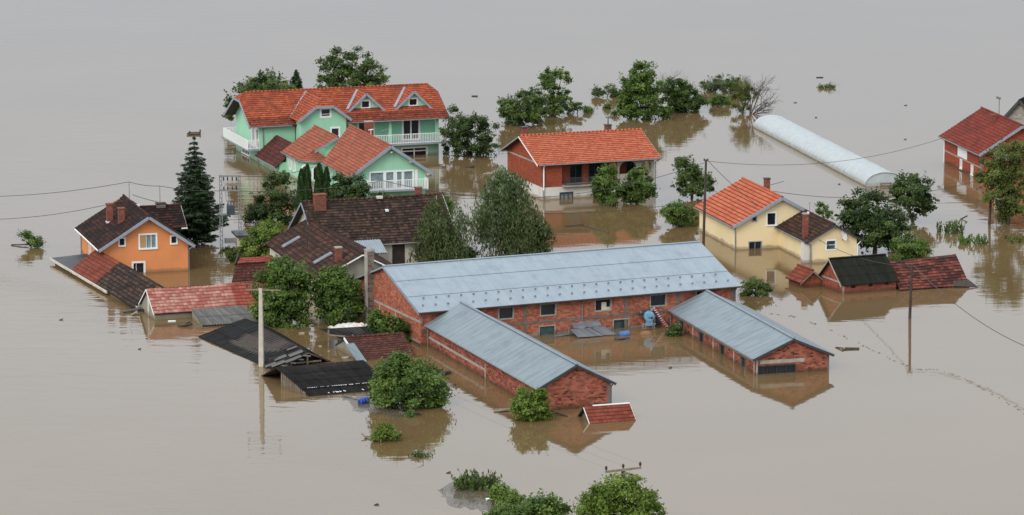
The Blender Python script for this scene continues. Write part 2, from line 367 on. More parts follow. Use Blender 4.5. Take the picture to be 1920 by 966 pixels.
def slope(mb, A, B, C, D, kind='tile', thick=.1, tw=.3, th=.36, amp=.022, sag=0., m=0, me=1, seed=1, step=.035, v0=0):
    """one roof slope: A, B on the eave, C, D on the ridge; real relief: courses of tiles, corrugations or seams"""
    A, B, C, D = [Vector(p) for p in (A, B, C, D)]
    rng = random.Random(seed)
    n = (B - A).cross(D - A)
    if n.length < 1e-6: n = (B - A).cross(C - A)
    n.normalize()
    if n.z < 0: n = -n
    Lb = max((B - A).length, (C - D).length); Lh = ((D - A).length + (C - B).length) / 2
    ph = [rng.random() * 6.28 for _ in range(4)]
    def pos(s, t, h):
        p = (A * (1 - s) + B * s) * (1 - t) + (D * (1 - s) + C * s) * t
        if sag:
            h = h + sag * (math.sin(s * 7 + ph[0]) * .35 + math.sin(s * 17 + ph[1]) * .2 + math.sin(t * 5 + s * 9 + ph[2]) * .25) - sag * 1.2 * math.sin(math.pi * s) * t
        return p + n * h
    def grid(ss, rows, hf, uvf):
        for (t0, k0), (t1, k1) in rows:
            b = len(mb.v)
            for (t, k) in ((t0, k0), (t1, k1)):
                for s_ in ss: mb.v.append(tuple(pos(s_, t, hf(s_, t, k))))
            q = len(ss)
            for i in range(q - 1):
                mb.f.append([b + i, b + i + 1, b + q + i + 1, b + q + i]); mb.m.append(m)
                mb.uv.append([uvf(ss[i], t0, k0), uvf(ss[i + 1], t0, k0), uvf(ss[i + 1], t1, k1), uvf(ss[i], t1, k1)])
    if kind == 'tile':
        nt_ = max(1, round(Lb / tw)); nc = max(1, round(Lh / th)); sub = 4
        ss = [i / (nt_ * sub) for i in range(nt_ * sub + 1)]
        jit = [[rng.uniform(-1, 1) * .008 for _ in range(nt_ + 1)] for _ in range(nc)]
        for j in range(nc):
            hf = lambda s_, t, k, j=j: amp * (abs(math.sin(math.pi * s_ * nt_)) - .4) + (step if k == 0 else 0) + jit[j][min(nt_, int(s_ * nt_ + 1e-6))]
            grid(ss, [((j / nc, 0), ((j + 1.06) / nc if j < nc - 1 else 1., 1))], hf, lambda s_, t, k, j=j: (s_ * nt_ * .9999 + .00005, v0 + j + (.02 if k == 0 else .98)))
            # the butt end of the course
            b = len(mb.v); q = len(ss)
            for s_ in ss:
                mb.v.append(tuple(pos(s_, j / nc, hf(s_, 0, 0)))); 
            for s_ in ss: mb.v.append(tuple(pos(s_, j / nc, -.01)))
            for i in range(q - 1):
                mb.f.append([b + i, b + q + i, b + q + i + 1, b + i + 1]); mb.m.append(m); mb.uv.append([(ss[i] * nt_, v0 + j + .05)] * 4)
    elif kind == 'corr':
        per = tw; nw = max(1, round(Lb / per)); ss = [i / (nw * 6) for i in range(nw * 6 + 1)]; nr = max(1, round(Lh / th))
        for j in range(nr):
            grid(ss, [((j / nr, 0), (min(1, (j + 1.04) / nr), 1))], lambda s_, t, k: amp * math.sin(2 * math.pi * s_ * nw) + (.03 if k == 0 else .0), lambda s_, t, k: (s_ * Lb, t * Lh))
    elif kind == 'metal':
        nr = max(1, round(Lh / th)); ns = max(2, round(Lb / tw)); ss = []
        for i in range(ns + 1):
            c0 = i / ns; e = .02 / Lb
            ss += [c0 - 2 * e, c0 - e, c0 + e, c0 + 2 * e] if 0 < i < ns else ([0] if i == 0 else [1])
        def hf(s_, t, k):
            x = s_ * ns; d = abs(x - round(x)) * Lb / ns
            return (.014 if d < .025 and 0 < round(x) < ns else 0) + (.025 if k == 0 else 0)
        for j in range(nr): grid(ss, [((j / nr, 0), (min(1, (j + 1.03) / nr), 1))], hf, lambda s_, t, k: (s_ * Lb, t * Lh))
    else:
        grid([i / 6 for i in range(7)], [((i / 4, 0), ((i + 1) / 4, 0)) for i in range(4)], lambda s_, t, k: 0, lambda s_, t, k: (s_ * Lb, t * Lh))
    d = n * -thick
    Q = [A, B, C, D]; e = n * -.012
    mb.face([q + d for q in Q], [(0, 0)] * 4, me)
    for i in range(4):
        a, b = Q[i], Q[(i + 1) % 4]
        if (a - b).length < 1e-4: continue
        mb.face([a + e, b + e, b + d, a + d], [(0, 0), (1, 0), (1, .1), (0, .1)], me)

def gable_roof(parent, axis, a0, a1, b0, b1, ze, zr, mat, kind='tile', edge='soffit', ridge=True, both=True, sag=0., seed=1, name='roof', bm=None, **k):
    """ridge along local x (axis 'x') or y; a: along the ridge, b: across"""
    P = (lambda a, b, z: (a, b, z)) if axis == 'x' else (lambda a, b, z: (b, a, z))
    c = (b0 + b1) / 2 if bm is None else bm
    mb = MB()
    slope(mb, P(a0, b0, ze), P(a1, b0, ze), P(a1, c, zr), P(a0, c, zr), kind, sag=sag, seed=seed, **k)
    if both: slope(mb, P(a1, b1, ze), P(a0, b1, ze), P(a0, c, zr), P(a1, c, zr), kind, sag=sag, seed=seed + 7, **k)
    if ridge:
        if kind == 'tile':
            L = abs(a1 - a0); q = max(2, round(L / .4))
            for i in range(q):
                x0 = a0 + (a1 - a0) * i / q; x1 = a0 + (a1 - a0) * (i + 1) / q
                dz = -sag * 1.2 * math.sin(math.pi * (i + .5) / q) if sag else 0
                mb.tube(P(x0, c, zr + .02 + dz), P(x1, c, zr + .035 + dz), .10, .115, 7)
        else:
            mb.bar(P(a0, c, zr + .03), P(a1, c, zr + .03), .22, .06)
    return mb.build(name, [M[mat], M[edge]], parent)
def rakes(parent, axis, a, b0, b1, ze, zr, mat, w=.2, t=.05, bm=None, name='bargeboard', drop=.06, far=None):
    """a pair of boards along the gable end at a"""
    P = (lambda a, b, z: (a, b, z)) if axis == 'x' else (lambda a, b, z: (b, a, z))
    c = (b0 + b1) / 2 if bm is None else bm
    up = (0, 0, 1)
    for i, b in enumerate((b0, b1)):
        mb = MB(); mb.bar(P(a, b, ze - drop), P(a, c, zr - drop), t, w, 0, up); mb.build(name, M[mat if i == 0 or not far else far], parent)
def gutter(parent, p, q, mat='gutter', r=.06, name='gutter'):
    mb = MB(); mb.tube(p, q, r, r, 7); return mb.build(name, M[mat], parent)
def downpipe(parent, pts, mat='gutter', r=.05):
    mb = MB(); mb.path(pts, r, 6); return mb.build('downpipe', M[mat], parent)
def chimney(parent, x, y, z0, z1, w=.5, d=None, mat='chimney_brick', cap='concrete', flash='white', rot=0, fl=True):
    d = d or w; mb = MB()
    mb.box(x - w / 2, x + w / 2, y - d / 2, y + d / 2, z0, z1)
    o = mb.build('chimney', M[mat], parent)
    c = MB(); c.box(x - w / 2 - .05, x + w / 2 + .05, y - d / 2 - .05, y + d / 2 + .05, z1, z1 + .09); c.build('chimney_cap', M[cap], o)
    return o
def railing(parent, pts, z0, z1, gap=.14, mat='white', pw=.07, name='balcony_railing'):
    """picket balustrade along a polyline of local points"""
    mb = MB()
    for (x0, y0), (x1, y1) in zip(pts, pts[1:]):
        a = Vector((x0, y0, 0)); b = Vector((x1, y1, 0)); L = (b - a).length; n = max(2, round(L / gap))
        for z in (z0 + .1, z1 - .03): mb.bar(a + Vector((0, 0, z)), b + Vector((0, 0, z)), .05, .06)
        for i in range(n + 1):
            p = a + (b - a) * (i / n)
            mb.bar(p + Vector((0, 0, z0)), p + Vector((0, 0, z1)), pw, .03, 0, (b - a))
    return mb.build(name, M[mat], parent)
def arch_window(parent, W, ac, z0, z1, w, fm='white', pm='glass'):
    """round-headed window: white surround ring, dark pane"""
    r = w / 2; mb = MB(); g = MB(); pts = [(-r, z0), (r, z0)] + [(r * math.cos(t), z1 - r + r * math.sin(t)) for t in [math.pi * i / 8 for i in range(9)]]
    g.face([W.P(ac + x, .02, z) for x, z in pts], pts)
    for i in range(len(pts)):
        (x0, y0), (x1, y1) = pts[i], pts[(i + 1) % len(pts)]
        if (x0 - x1) ** 2 + (y0 - y1) ** 2 > 1e-6: mb.bar(W.P(ac + x0, .02, y0), W.P(ac + x1, .02, y1), .16, .1, 0, W.n)
    mb.bar(W.P(ac, .035, z0), W.P(ac, .035, z1), .06, .05, 0, W.n)
    f = mb.build('arched_window', M[fm], parent); g.build('pane', M[pm], f); return f

# ------------------------------------------------------------------ foliage helpers
LEAF = {
 'dark': mat_leaf('leaf_dark', (.024, .044, .012), (.058, .098, .025), (.11, .165, .042), .32),
 'deep': mat_leaf('leaf_deep', (.034, .060, .014), (.082, .135, .030), (.15, .215, .052), .34),
 'mid': mat_leaf('leaf_mid', (.040, .076, .014), (.105, .180, .032), (.19, .275, .060), .36),
 'fresh': mat_leaf('leaf_fresh', (.065, .110, .014), (.150, .230, .032), (.235, .315, .062), .36),
 'olive': mat_leaf('leaf_olive', (.055, .078, .016), (.120, .150, .032), (.19, .22, .055), .34),
 'willow': mat_leaf('leaf_willow', (.046, .074, .024), (.105, .150, .052), (.20, .25, .12), .34),
 'birch': mat_leaf('leaf_birch', (.034, .056, .015), (.085, .120, .034), (.16, .19, .08), .34),
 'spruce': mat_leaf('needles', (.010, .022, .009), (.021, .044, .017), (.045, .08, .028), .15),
 'thuja': mat_leaf('thuja_scales', (.015, .034, .011), (.036, .075, .020), (.065, .115, .032), .18),
}
def quads_mesh(name, C, Ax, Bx, var, mat, parent):
    """n leaf quads (diamonds) from centres and half axes"""
    n = len(C); v = np.empty((n, 4, 3))
    v[:, 0] = C - Ax; v[:, 1] = C - Bx; v[:, 2] = C + Ax; v[:, 3] = C + Bx
    me = bpy.data.meshes.new(name)
    me.vertices.add(n * 4); me.vertices.foreach_set('co', v.reshape(-1).astype(np.float32))
    me.loops.add(n * 4); me.loops.foreach_set('vertex_index', np.arange(n * 4, dtype=np.int32))
    me.polygons.add(n); me.polygons.foreach_set('loop_start', np.arange(0, n * 4, 4, dtype=np.int32))
    try: me.polygons.foreach_set('loop_total', np.full(n, 4, dtype=np.int32))
    except Exception: pass
    at_ = me.attributes.new('leafvar', 'FLOAT', 'FACE'); at_.data.foreach_set('value', np.clip(var, 0, 1).astype(np.float32))
    me.materials.append(mat); me.update(calc_edges=True)
    return link(name, me, parent)
def unit(a): return a / np.maximum(1e-6, np.linalg.norm(a, axis=-1, keepdims=True))
def crown_points(rng, lobes, n, clump=.45, shell=.55):
    """leaf positions gathered in clumps through the lobes' volume, with leafy sprays breaking the outline; lobes: centre, radii"""
    C = np.array([l[:3] for l in lobes], float); R = np.array([l[3:6] for l in lobes], float)
    vol = (R[:, 0] * R[:, 1] + R[:, 0] * R[:, 2] + R[:, 1] * R[:, 2]) ** 1.0
    nc = max(26, int(n / 165))
    li = rng.choice(len(lobes), nc, p=vol / vol.sum())
    d = unit(rng.normal(size=(nc, 3)) + np.array([0, 0, .15])); rad = shell + (1 - shell) * rng.random(nc) ** .6
    rad *= 1 + rng.normal(size=nc) * .11
    # uneven outline: bulges and bites
    wob = 1 + .18 * np.sin(d[:, 0] * 5 + li * 2.1) * np.sin(d[:, 2] * 6 + li) + .12 * np.sin(d[:, 1] * 9 + d[:, 2] * 7)
    cc = C[li] + d * R[li] * (rad * wob)[:, None]
    out = unit(d / R[li])
    cv = np.clip(.5 + .27 * rng.normal(size=nc), .02, .98)
    cs = clump * (.5 + .85 * rng.random(nc))
    m = int(n * .86); k = rng.integers(0, nc, m)
    off = rng.normal(size=(m, 3)) * np.array([.52, .52, .34]) * cs[k][:, None]
    P = cc[k] + off; O = out[k]; V = cv[k] + .09 * rng.normal(size=m)
    # sprays
    q = n - m; ns = max(6, q // 24); sl = rng.choice(len(lobes), ns, p=vol / vol.sum()); sd_ = unit(rng.normal(size=(ns, 3)) + np.array([0, 0, .45]))
    s0 = C[sl] + sd_ * R[sl] * .8; ln_ = np.minimum(R[sl].min(1) * .75, .9) * (.5 + .8 * rng.random(ns)); dr = unit(sd_ + rng.normal(size=(ns, 3)) * .35 + np.array([0, 0, .25]))
    ks = rng.integers(0, ns, q); f = rng.random(q)
    Ps = s0[ks] + dr[ks] * (ln_[ks] * f)[:, None] + rng.normal(size=(q, 3)) * (.16 * (1.15 - f))[:, None]
    return np.concatenate([P, Ps]), np.concatenate([O, dr[ks]]), np.concatenate([V, .55 + .15 * rng.normal(size=q)]), cc
def leaf_axes(rng, n, out, ln, wd, flat=.5, droop=0.):
    nrm = unit(out * .8 + np.array([0, 0, .5]) + rng.normal(size=(n, 3)) * flat)
    a = unit(np.cross(nrm, rng.normal(size=(n, 3))))
    if droop: a = unit(a * (1 - droop) + np.array([0, 0, -1.]) * droop)
    b = unit(np.cross(nrm, a))
    sc = (.65 + .7 * rng.random((n, 1)))
    return a * ln / 2 * sc, b * wd / 2 * sc
def limb_mesh(name, base, targets, r, mat, parent, rng, fork=.35):
    mb = MB(); base = Vector(base); cen = sum((Vector(t) for t in targets), Vector()) / len(targets)
    fk = base.lerp(cen, fork); fk.x += rng.normal() * .1
    mb.tube(base - Vector((0, 0, 1.)), base, r * 1.15, r, 8, 0, False); mb.tube(base, fk, r, r * .75, 8, 0, False)
    for t in targets:
        t = Vector(t); mid = fk.lerp(t, .5) + Vector((rng.normal() * .2, rng.normal() * .2, .15 + rng.random() * .2))
        mb.tube(fk, mid, r * .5, r * .32, 6, 0, False); mb.tube(mid, t, r * .32, r * .1, 5, 0, False)
        for _ in range(2):
            e = mid.lerp(t, .6) + Vector((rng.normal() * .6, rng.normal() * .6, rng.normal() * .3 + .2)); mb.tube(mid, e, r * .18, r * .05, 4, 0, False)
    return mb.build(name, mat, parent)
SEED = [100]
def tree(name, label, cat, base, lobes, n, leaf='mid', ln=.30, wd=.17, clump=.5, droop=0., shell=.5, flat=.55, group=None, bark='bark', tr=.14, parts=('crown', 'trunk'), ntar=7, dens=1.0, squash=1.0):
    """lobes in photo pixels (cx, cy, rx, ry[, depth offset in metres]) at the distance of the base"""
    SEED[0] += 1; rng = np.random.default_rng(SEED[0])
    b = at(base[0], base[1]); k = ppm(b.y)
    t = thing(name, b, 0, label, cat, group)
    L = []
    for l in lobes:
        dy = l[4] if len(l) > 4 else 0.
        p = atY(l[0], l[1], b.y + dy) - b
        L.append((p.x, p.y, p.z, l[2] / k, min(l[2], l[3] * 1.3) / k * squash, l[3] / k))
    ln *= .66; wd *= .66
    P, out, var, cc = crown_points(rng, L, int(n * dens * 2.3), clump, shell)
    keep = P[:, 2] > -.15; P, out, var = P[keep], out[keep], var[keep]
    A, B = leaf_axes(rng, len(P), out, ln, wd, flat, droop)
    quads_mesh(parts[0], P, A, B, var, LEAF[leaf], t)
    pick = [cc[i] for i in rng.choice(len(cc), min(ntar, len(cc)), replace=False) if cc[i][2] > .3] or [np.array((0, 0, .6))]
    limb_mesh(parts[1], (0, 0, 0), pick, tr, M[bark], t, rng)
    return t
def shrub(*a, **k):
    k.setdefault('parts', ('foliage', 'stem')); k.setdefault('tr', .06); k.setdefault('clump', .32); k.setdefault('ln', .24); k.setdefault('wd', .14)
    return tree(*a, **k)
def spruce(name, label, base, top, halfw):
    SEED[0] += 1; rng = np.random.default_rng(SEED[0])
    b = at(*base); k = ppm(b.y); H = (atY(base[0], top, b.y) - b).z; R = halfw / k
    t = thing(name, b, 0, label, 'tree'); Cs, As, Bs, Vs = [], [], [], []; br = MB()
    lv = 21
    for i in range(lv):
        f = i / (lv - 1); z = 1.0 + (H - 1.0) * f; r = R * min(1.02, 1.42 * (1 - f) ** .95) * (1 if f > .1 else .8) + .14
        nb = max(5, int(15 * (1 - f) + 4)); ph = rng.random() * 6.28
        for j in range(nb):
            a = ph + 6.283 * j / nb + rng.normal() * .15; rr = r * (.62 + .5 * rng.random())
            d = np.array([math.cos(a), math.sin(a), 0]); side = np.array([-d[1], d[0], 0])
            br.tube((0, 0, z), tuple(d * rr * .9 + np.array([0, 0, z - rr * .22])), .035, .01, 4, 0, False)
            m = max(9, int(rr * 58)); s = rng.random(m) ** .7
            dz = -.32 * rr * np.sin(s * 1.5) + .14 * rr * s ** 3
            wdt = (.42 * (1 - s) + .10) * min(1, rr / 1.2)
            P = d * (rr * s)[:, None] + side * (rng.normal(size=m) * wdt)[:, None] + np.array([0, 0, 1.]) * (z + dz - np.abs(rng.normal(size=m)) * .10)[:, None]
            ax = unit(d + side * rng.normal(size=(m, 1)) * .7 + np.array([0, 0, -.35]) + rng.normal(size=(m, 3)) * .15)
            bx = unit(np.cross(ax, np.array([0, 0, 1.]) + rng.normal(size=(m, 3)) * .4))
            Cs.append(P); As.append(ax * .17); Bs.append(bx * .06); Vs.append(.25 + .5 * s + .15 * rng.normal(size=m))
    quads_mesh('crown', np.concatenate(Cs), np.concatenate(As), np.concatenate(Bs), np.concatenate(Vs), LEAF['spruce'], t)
    br.tube((0, 0, -1), (0, 0, H * .6), .16, .08, 8, 0, False); br.tube((0, 0, H * .6), (0, 0, H), .08, .02, 6, 0, False)
    br.build('trunk', M['bark'], t); return t
def thuja(label, base, top, halfw, seed=0, group=None):
    SEED[0] += 1; rng = np.random.default_rng(SEED[0])
    b = at(*base); k = ppm(b.y); H = (atY(base[0], top, b.y) - b).z; R = halfw / k
    t = thing('columnar_cypress', b, 0, label, 'tree', group); n = 4200
    f = rng.random(n); z = f * H; prof = R * np.minimum(1, (1 - f) ** .55 * 1.25) * (.85 + .12 * np.sin(f * 9))
    a = rng.random(n) * 6.283; r = prof * (.78 + .26 * rng.random(n)) * (1 + .08 * np.sin(a * 7 + z * 2))
    P = np.stack([r * np.cos(a), r * np.sin(a), z], 1); out = np.stack([np.cos(a), np.sin(a), np.full(n, .2)], 1)
    ax = unit(np.array([0, 0, 1.]) + out * .35 + rng.normal(size=(n, 3)) * .25); bx = unit(np.cross(ax, out + rng.normal(size=(n, 3)) * .5))
    quads_mesh('crown', P, ax * .15, bx * .06, .5 + .25 * np.sin(a * 5 + z * 3) + .2 * rng.normal(size=n), LEAF['thuja'], t)
    mb = MB(); mb.tube((0, 0, -1), (0, 0, H * .8), .1, .03, 6); mb.build('trunk', M['bark'], t); return t
def weeping(name, label, base, lobes, n, leaf, strands, group=None, bark='bark_birch', tr=.12, ln=.3, wd=.085):
    """birch or willow: leafy strands hanging from the outer boughs"""
    SEED[0] += 1; rng = np.random.default_rng(SEED[0])
    b = at(*base); k = ppm(b.y); t = thing(name, b, 0, label, 'tree', group); L = []
    for l in lobes:
        p = atY(l[0], l[1], b.y + (l[4] if len(l) > 4 else 0)) - b; L.append((p.x, p.y, p.z, l[2] / k, l[2] / k * .9, l[3] / k))
    C = np.array([l[:3] for l in L]); R = np.array([l[3:] for l in L]); w_ = R[:, 0] * R[:, 2]
    li = rng.choice(len(L), strands, p=w_ / w_.sum()); d = unit(rng.normal(size=(strands, 3)) + np.array([0, 0, .55]))
    top = C[li] + d * R[li] * (.5 + .72 * rng.random((strands, 1)) ** 1.3); per = n // strands
    drop = (.5 + rng.random(strands) * 1.1) * np.clip(R[li][:, 2], .5, 1.6)
    s = rng.random((strands, per)); sway = unit(d * np.array([1, 1, 0]) + rng.normal(size=(strands, 3)) * .3) * (.2 + .5 * rng.random((strands, 1)))
    P = top[:, None, :] + sway[:, None, :] * s[..., None] - np.array([0, 0, 1.]) * (s * drop[:, None])[..., None] + rng.normal(size=(strands, per, 3)) * np.array([.17, .17, .08])
    var = np.repeat(np.clip(.5 + .25 * rng.normal(size=strands), 0, 1)[:, None], per, 1).reshape(-1) + .1 * rng.normal(size=strands * per)
    P = P.reshape(-1, 3); out = np.repeat(d[:, None, :], per, 1).reshape(-1, 3); keep = P[:, 2] > -.1; P, out, var = P[keep], out[keep], var[keep]
    A, B = leaf_axes(rng, len(P), out, ln, wd, .7, .6)
    quads_mesh('crown', P, A, B, var, LEAF[leaf], t)
    H = max(l[2] + l[5] * .7 for l in L); mb = MB(); z = 0; p = Vector((0, 0, -1)); r = tr; hx = max(L, key=lambda l: l[2])
    for i in range(6):
        q = Vector((hx[0] * (i + 1) / 6 + rng.normal() * .06, hx[1] * (i + 1) / 6, H * (i + 1) / 6)); mb.tube(p, q, r, r * .78, 7, 0, False); r *= .78
        for _ in range(3):
            e = top[rng.integers(0, strands)]; e = q.lerp(Vector(e), .9)
            if e.z > q.z - .5: mb.tube(q, e, r * .45, .012, 4, 0, False)
        p = q
    mb.build('trunk', M[bark], t); return t
def bare_tree(name, label, base, tips, r=.07, seed=3):
    rng = random.Random(seed); b = at(*base); t = thing(name, b, 0, label, 'tree'); mb = MB()
    def grow(p, d, L, r, dep):
        q = p + d * L; mb.tube(p, q, r, r * .7, 5, 0, False)
        if dep == 0: return
        for _ in range(3 if dep > 1 else 2):
            nd = (d + Vector((rng.gauss(0, .42), rng.gauss(0, .42), rng.gauss(.05, .35)))).normalized(); grow(p.lerp(q, rng.uniform(.5, 1)), nd, L * rng.uniform(.55, .85), r * .6, dep - 1)
    for (x, y, dy) in tips:
        e = atY(x, y, b.y + dy) - b; grow(Vector((0, 0, -.3)), e.normalized(), e.length * .48, r, 4)
    mb.build('branches', M['bark'], t); return t
def reeds(name, label, cat, base, h, halfw, n, leaf='mid', depth=.6, wd=.05, group=None, spread=.35):
    SEED[0] += 1; rng = np.random.default_rng(SEED[0])
    b = at(*base); k = ppm(b.y); t = thing(name, b, 0, label, cat, group); ns = max(8, n // 14)
    x = rng.uniform(-1, 1, ns) * halfw / k; y = rng.normal(size=ns) * depth; hh = h / k * (.5 + .6 * rng.random(ns)) * (1 - .35 * np.abs(x) / (halfw / k))
    lean = rng.normal(size=(ns, 2)) * spread; f = rng.random((ns, 14)); mb = MB()
    P = np.stack([x[:, None] + lean[:, :1] * f * hh[:, None], y[:, None] + lean[:, 1:] * f * hh[:, None], f * hh[:, None]], -1) + rng.normal(size=(ns, 14, 3)) * .04
    P = P.reshape(-1, 3); m = len(P); ax = unit(np.array([0, 0, 1.]) + rng.normal(size=(m, 3)) * .55); bx = unit(np.cross(ax, rng.normal(size=(m, 3))))
    quads_mesh('foliage', P, ax * .16, bx * wd, np.repeat(rng.random(ns), 14) * .7 + .15, LEAF[leaf], t)
    for i in range(ns): mb.tube((x[i], y[i], -.2), (x[i] + lean[i, 0] * hh[i], y[i] + lean[i, 1] * hh[i], hh[i]), .012, .006, 3, 0, False)
    mb.build('stem', M['bark'], t); return t
# ------------------------------------------------------------------ the flood water: one sheet to the horizon
def make_water():
    m, t, b = newmat('flood_water'); pos = world_pos(t)
    n = noise(t, .035, 4, pos)
    c = ramp(t, [(.3, (.155, .10, .046)), (.7, (.185, .122, .06))], n).outputs[0]
    t.links.new(c, b.inputs['Base Color']); b.inputs['Roughness'].default_value = .035; b.inputs['IOR'].default_value = 1.4
    mp = N(t, 'ShaderNodeMapping'); mp.inputs['Scale'].default_value = (.42, 1.25, 1); mp.inputs['Rotation'].default_value = (0, 0, math.radians(-7)); t.links.new(pos, mp.inputs[0])
    w1 = noise(t, 1.1, 3, mp.outputs[0], .5)
    mp2 = N(t, 'ShaderNodeMapping'); mp2.inputs['Scale'].default_value = (.20, .62, 1); t.links.new(pos, mp2.inputs[0])
    w2 = noise(t, 1.0, 2, mp2.outputs[0])
    h = math_(t, 'ADD', math_(t, 'MULTIPLY', w1, .7), math_(t, 'MULTIPLY', w2, 1.5))
    # calm in the lee of the houses, ruffled on the open water to the left and beyond
    calm = ramp(t, [(.42, .12), (.62, 1.)], noise(t, .018, 3, pos)).outputs[0]
    sp = N(t, 'ShaderNodeSeparateXYZ'); t.links.new(pos, sp.inputs[0])
    left = ramp(t, [(0, 1.), (.36, .8), (.5, .16), (.72, .16), (1, .45)], math_(t, 'ADD', math_(t, 'DIVIDE', sp.outputs[0], 130), .5)).outputs[0]
    bp = N(t, 'ShaderNodeBump'); bp.inputs['Distance'].default_value = .05
    t.links.new(math_(t, 'MULTIPLY', math_(t, 'MAXIMUM', math_(t, 'MULTIPLY', calm, .5), left), .5), bp.inputs['Strength'])
    t.links.new(h, bp.inputs['Height']); t.links.new(bp.outputs[0], b.inputs['Normal'])
    mb = MB(); q = 9000
    mb.face([(-q, -q, 0), (q, -q, 0), (q, q, 0), (-q, q, 0)], [(0, 0), (1, 0), (1, 1), (0, 1)])
    tag(mb.build('water', m), kind='structure')
make_water()

# ------------------------------------------------------------------ the long red brick barn with the blue metal roof
def long_barn():
    o = at(986.5, 632)
    T = thing('brick_barn', o, 23.6, 'longest red brick barn with a pale blue sheet metal roof and rows of snow guards', 'barn')
    u0, u1, Wd, ze, zr = -8.75, 18.1, 14.2, 2.72, 5.02
    f = Wall((u0, 0), (u1, 0)); X = lambda u: u - u0
    ups = [(-2.3, -1.08), (1.2, 2.5), (5.85, 7.2), (10.6, 11.96), (14.6, 15.8)]
    los = [(-1.5, -.9, -.4, .5), (1.1, 2.45, -1.0, .74), (7.42, 8.75, -1.0, .76), (11.0, 11.7, -1, .8), (-5, -4, -.6, .5)]
    H = [(X(a), X(b), 1.56, 2.46) for a, b in ups] + [(X(a), X(b), z0, z1) for a, b, z0, z1 in los]
    g = Wall((u0, Wd), (u0, 0)); top = [(0, ze), (Wd / 2, zr - .08), (Wd, ze)]
    g2 = Wall((u1, 0), (u1, Wd)); bk = Wall((u1, Wd), (u0, Wd))
    mb = MB(); f.panel(mb, ze, H); g.panel(mb, top); g2.panel(mb, top); bk.panel(mb, ze); mb.build('wall', M['brick'], T)
    for i, (a, b) in enumerate(ups):
        w_ = window(T, f, X(a), X(b), 1.56, 2.46, .05, 'concrete', 'glass', (), (), deep=.17, rail=.03)
    for (a, b, z0, z1) in los:
        window(T, f, X(a), X(b), z0, z1, .05, 'concrete', 'glass_teal', (), (), name='doorway', deep=.17, rail=.02, pane_name='door_panel')
    # sacking heaped behind the middle window
    mb = MB(); f.box(mb, X(6.45), X(6.85), -.16, -.08, 1.6, 2.2); f.box(mb, X(6.85), X(7.15), -.15, -.085, 1.6, 1.8); mb.build('window_sacking', M['cream'], T)
    # concrete ring beam, posts and skirting, slightly proud of the brick
    mb = MB(); f.box(mb, .02, X(u1) - .02, 0, .018, 1.0, 1.2); mb.build('ring_beam', M['concrete_dark'], T)
    for u in (-.1, 8.5, 13.0, 17.8):
        mb = MB(); f.box(mb, X(u) - .14, X(u) + .14, 0, .026, -1, 2.7); mb.build('wall_post', M['concrete_dark'], T)
    mb = MB(); f.box(mb, X(-.3), X(1.0), 0, .03, -1, .22); f.box(mb, X(2.6), X(7.3), 0, .03, -1, .2); f.box(mb, X(8.9), X(10.5), 0, .03, -1, .16); mb.build('plinth', M['concrete'], T)
    mb = MB(); g.box(mb, .1, Wd - .1, 0, .02, 1.75, 1.92); g.box(mb, .1, Wd - .1, 0, .02, .15, .32); mb.build('ring_beam', M['concrete'], T)
    for a in (5.6, 9.0):
        mb = MB(); g.box(mb, a, a + .17, 0, .026, .32, 1.75); mb.build('wall_post', M['concrete'], T)
    r = gable_roof(T, 'x', u0 - .3, u1 + .35, -.35, Wd + .35, ze - .07, zr, 'metal', 'metal', 'soffit', tw=1.05, th=2.6, thick=.08)
    # snow guards, two staggered rows
    base = MB(); base.hexa([(-.09, 0, 0), (.09, 0, 0), (.012, .05, .0), (-.012, .05, 0), (-.09, 0, .14), (.09, 0, .14), (.012, .05, .02), (-.012, .05, .02)])
    sg = None; sl_ = (zr - ze + .07) / (Wd / 2 + .35)
    for row, vv in ((0, .55), (1, 1.65)):
        for i in range(26):
            u = u0 + .4 + i * 1.04 + row * .5
            if u > u1: continue
            if sg is None: sg = base.build('snow_guard', M['steel'], r); c = sg
            else: c = sg.copy(); COL.objects.link(c); c.parent = r
            c.location = (u, vv, ze - .07 + (vv + .35) * sl_ + .02)
    gutter(T, (u0 - .3, -.42, ze - .1), (u1 + .3, -.42, ze - .1), 'soffit', .07)
    downpipe(T, [(4.72, -.42, ze - .1), (4.72, -.08, ze - .4), (4.72, -.08, .5)], 'gutter', .05)
    downpipe(T, [(u0 + .05, -.42, ze - .1), (u0 + .05, -.1, ze - .45), (u0 + .05, -.1, 1.7)], 'gutter')
    downpipe(T, [(u1 - .12, -.42, ze - .1), (u1 - .12, -.1, ze - .4), (u1 - .12, -.1, -.5)], 'gutter')
    rakes(T, 'x', u0 - .32, -.35, Wd + .35, ze - .1, zr - .03, 'grey_trim', .14, .03)
    return T
long_barn()

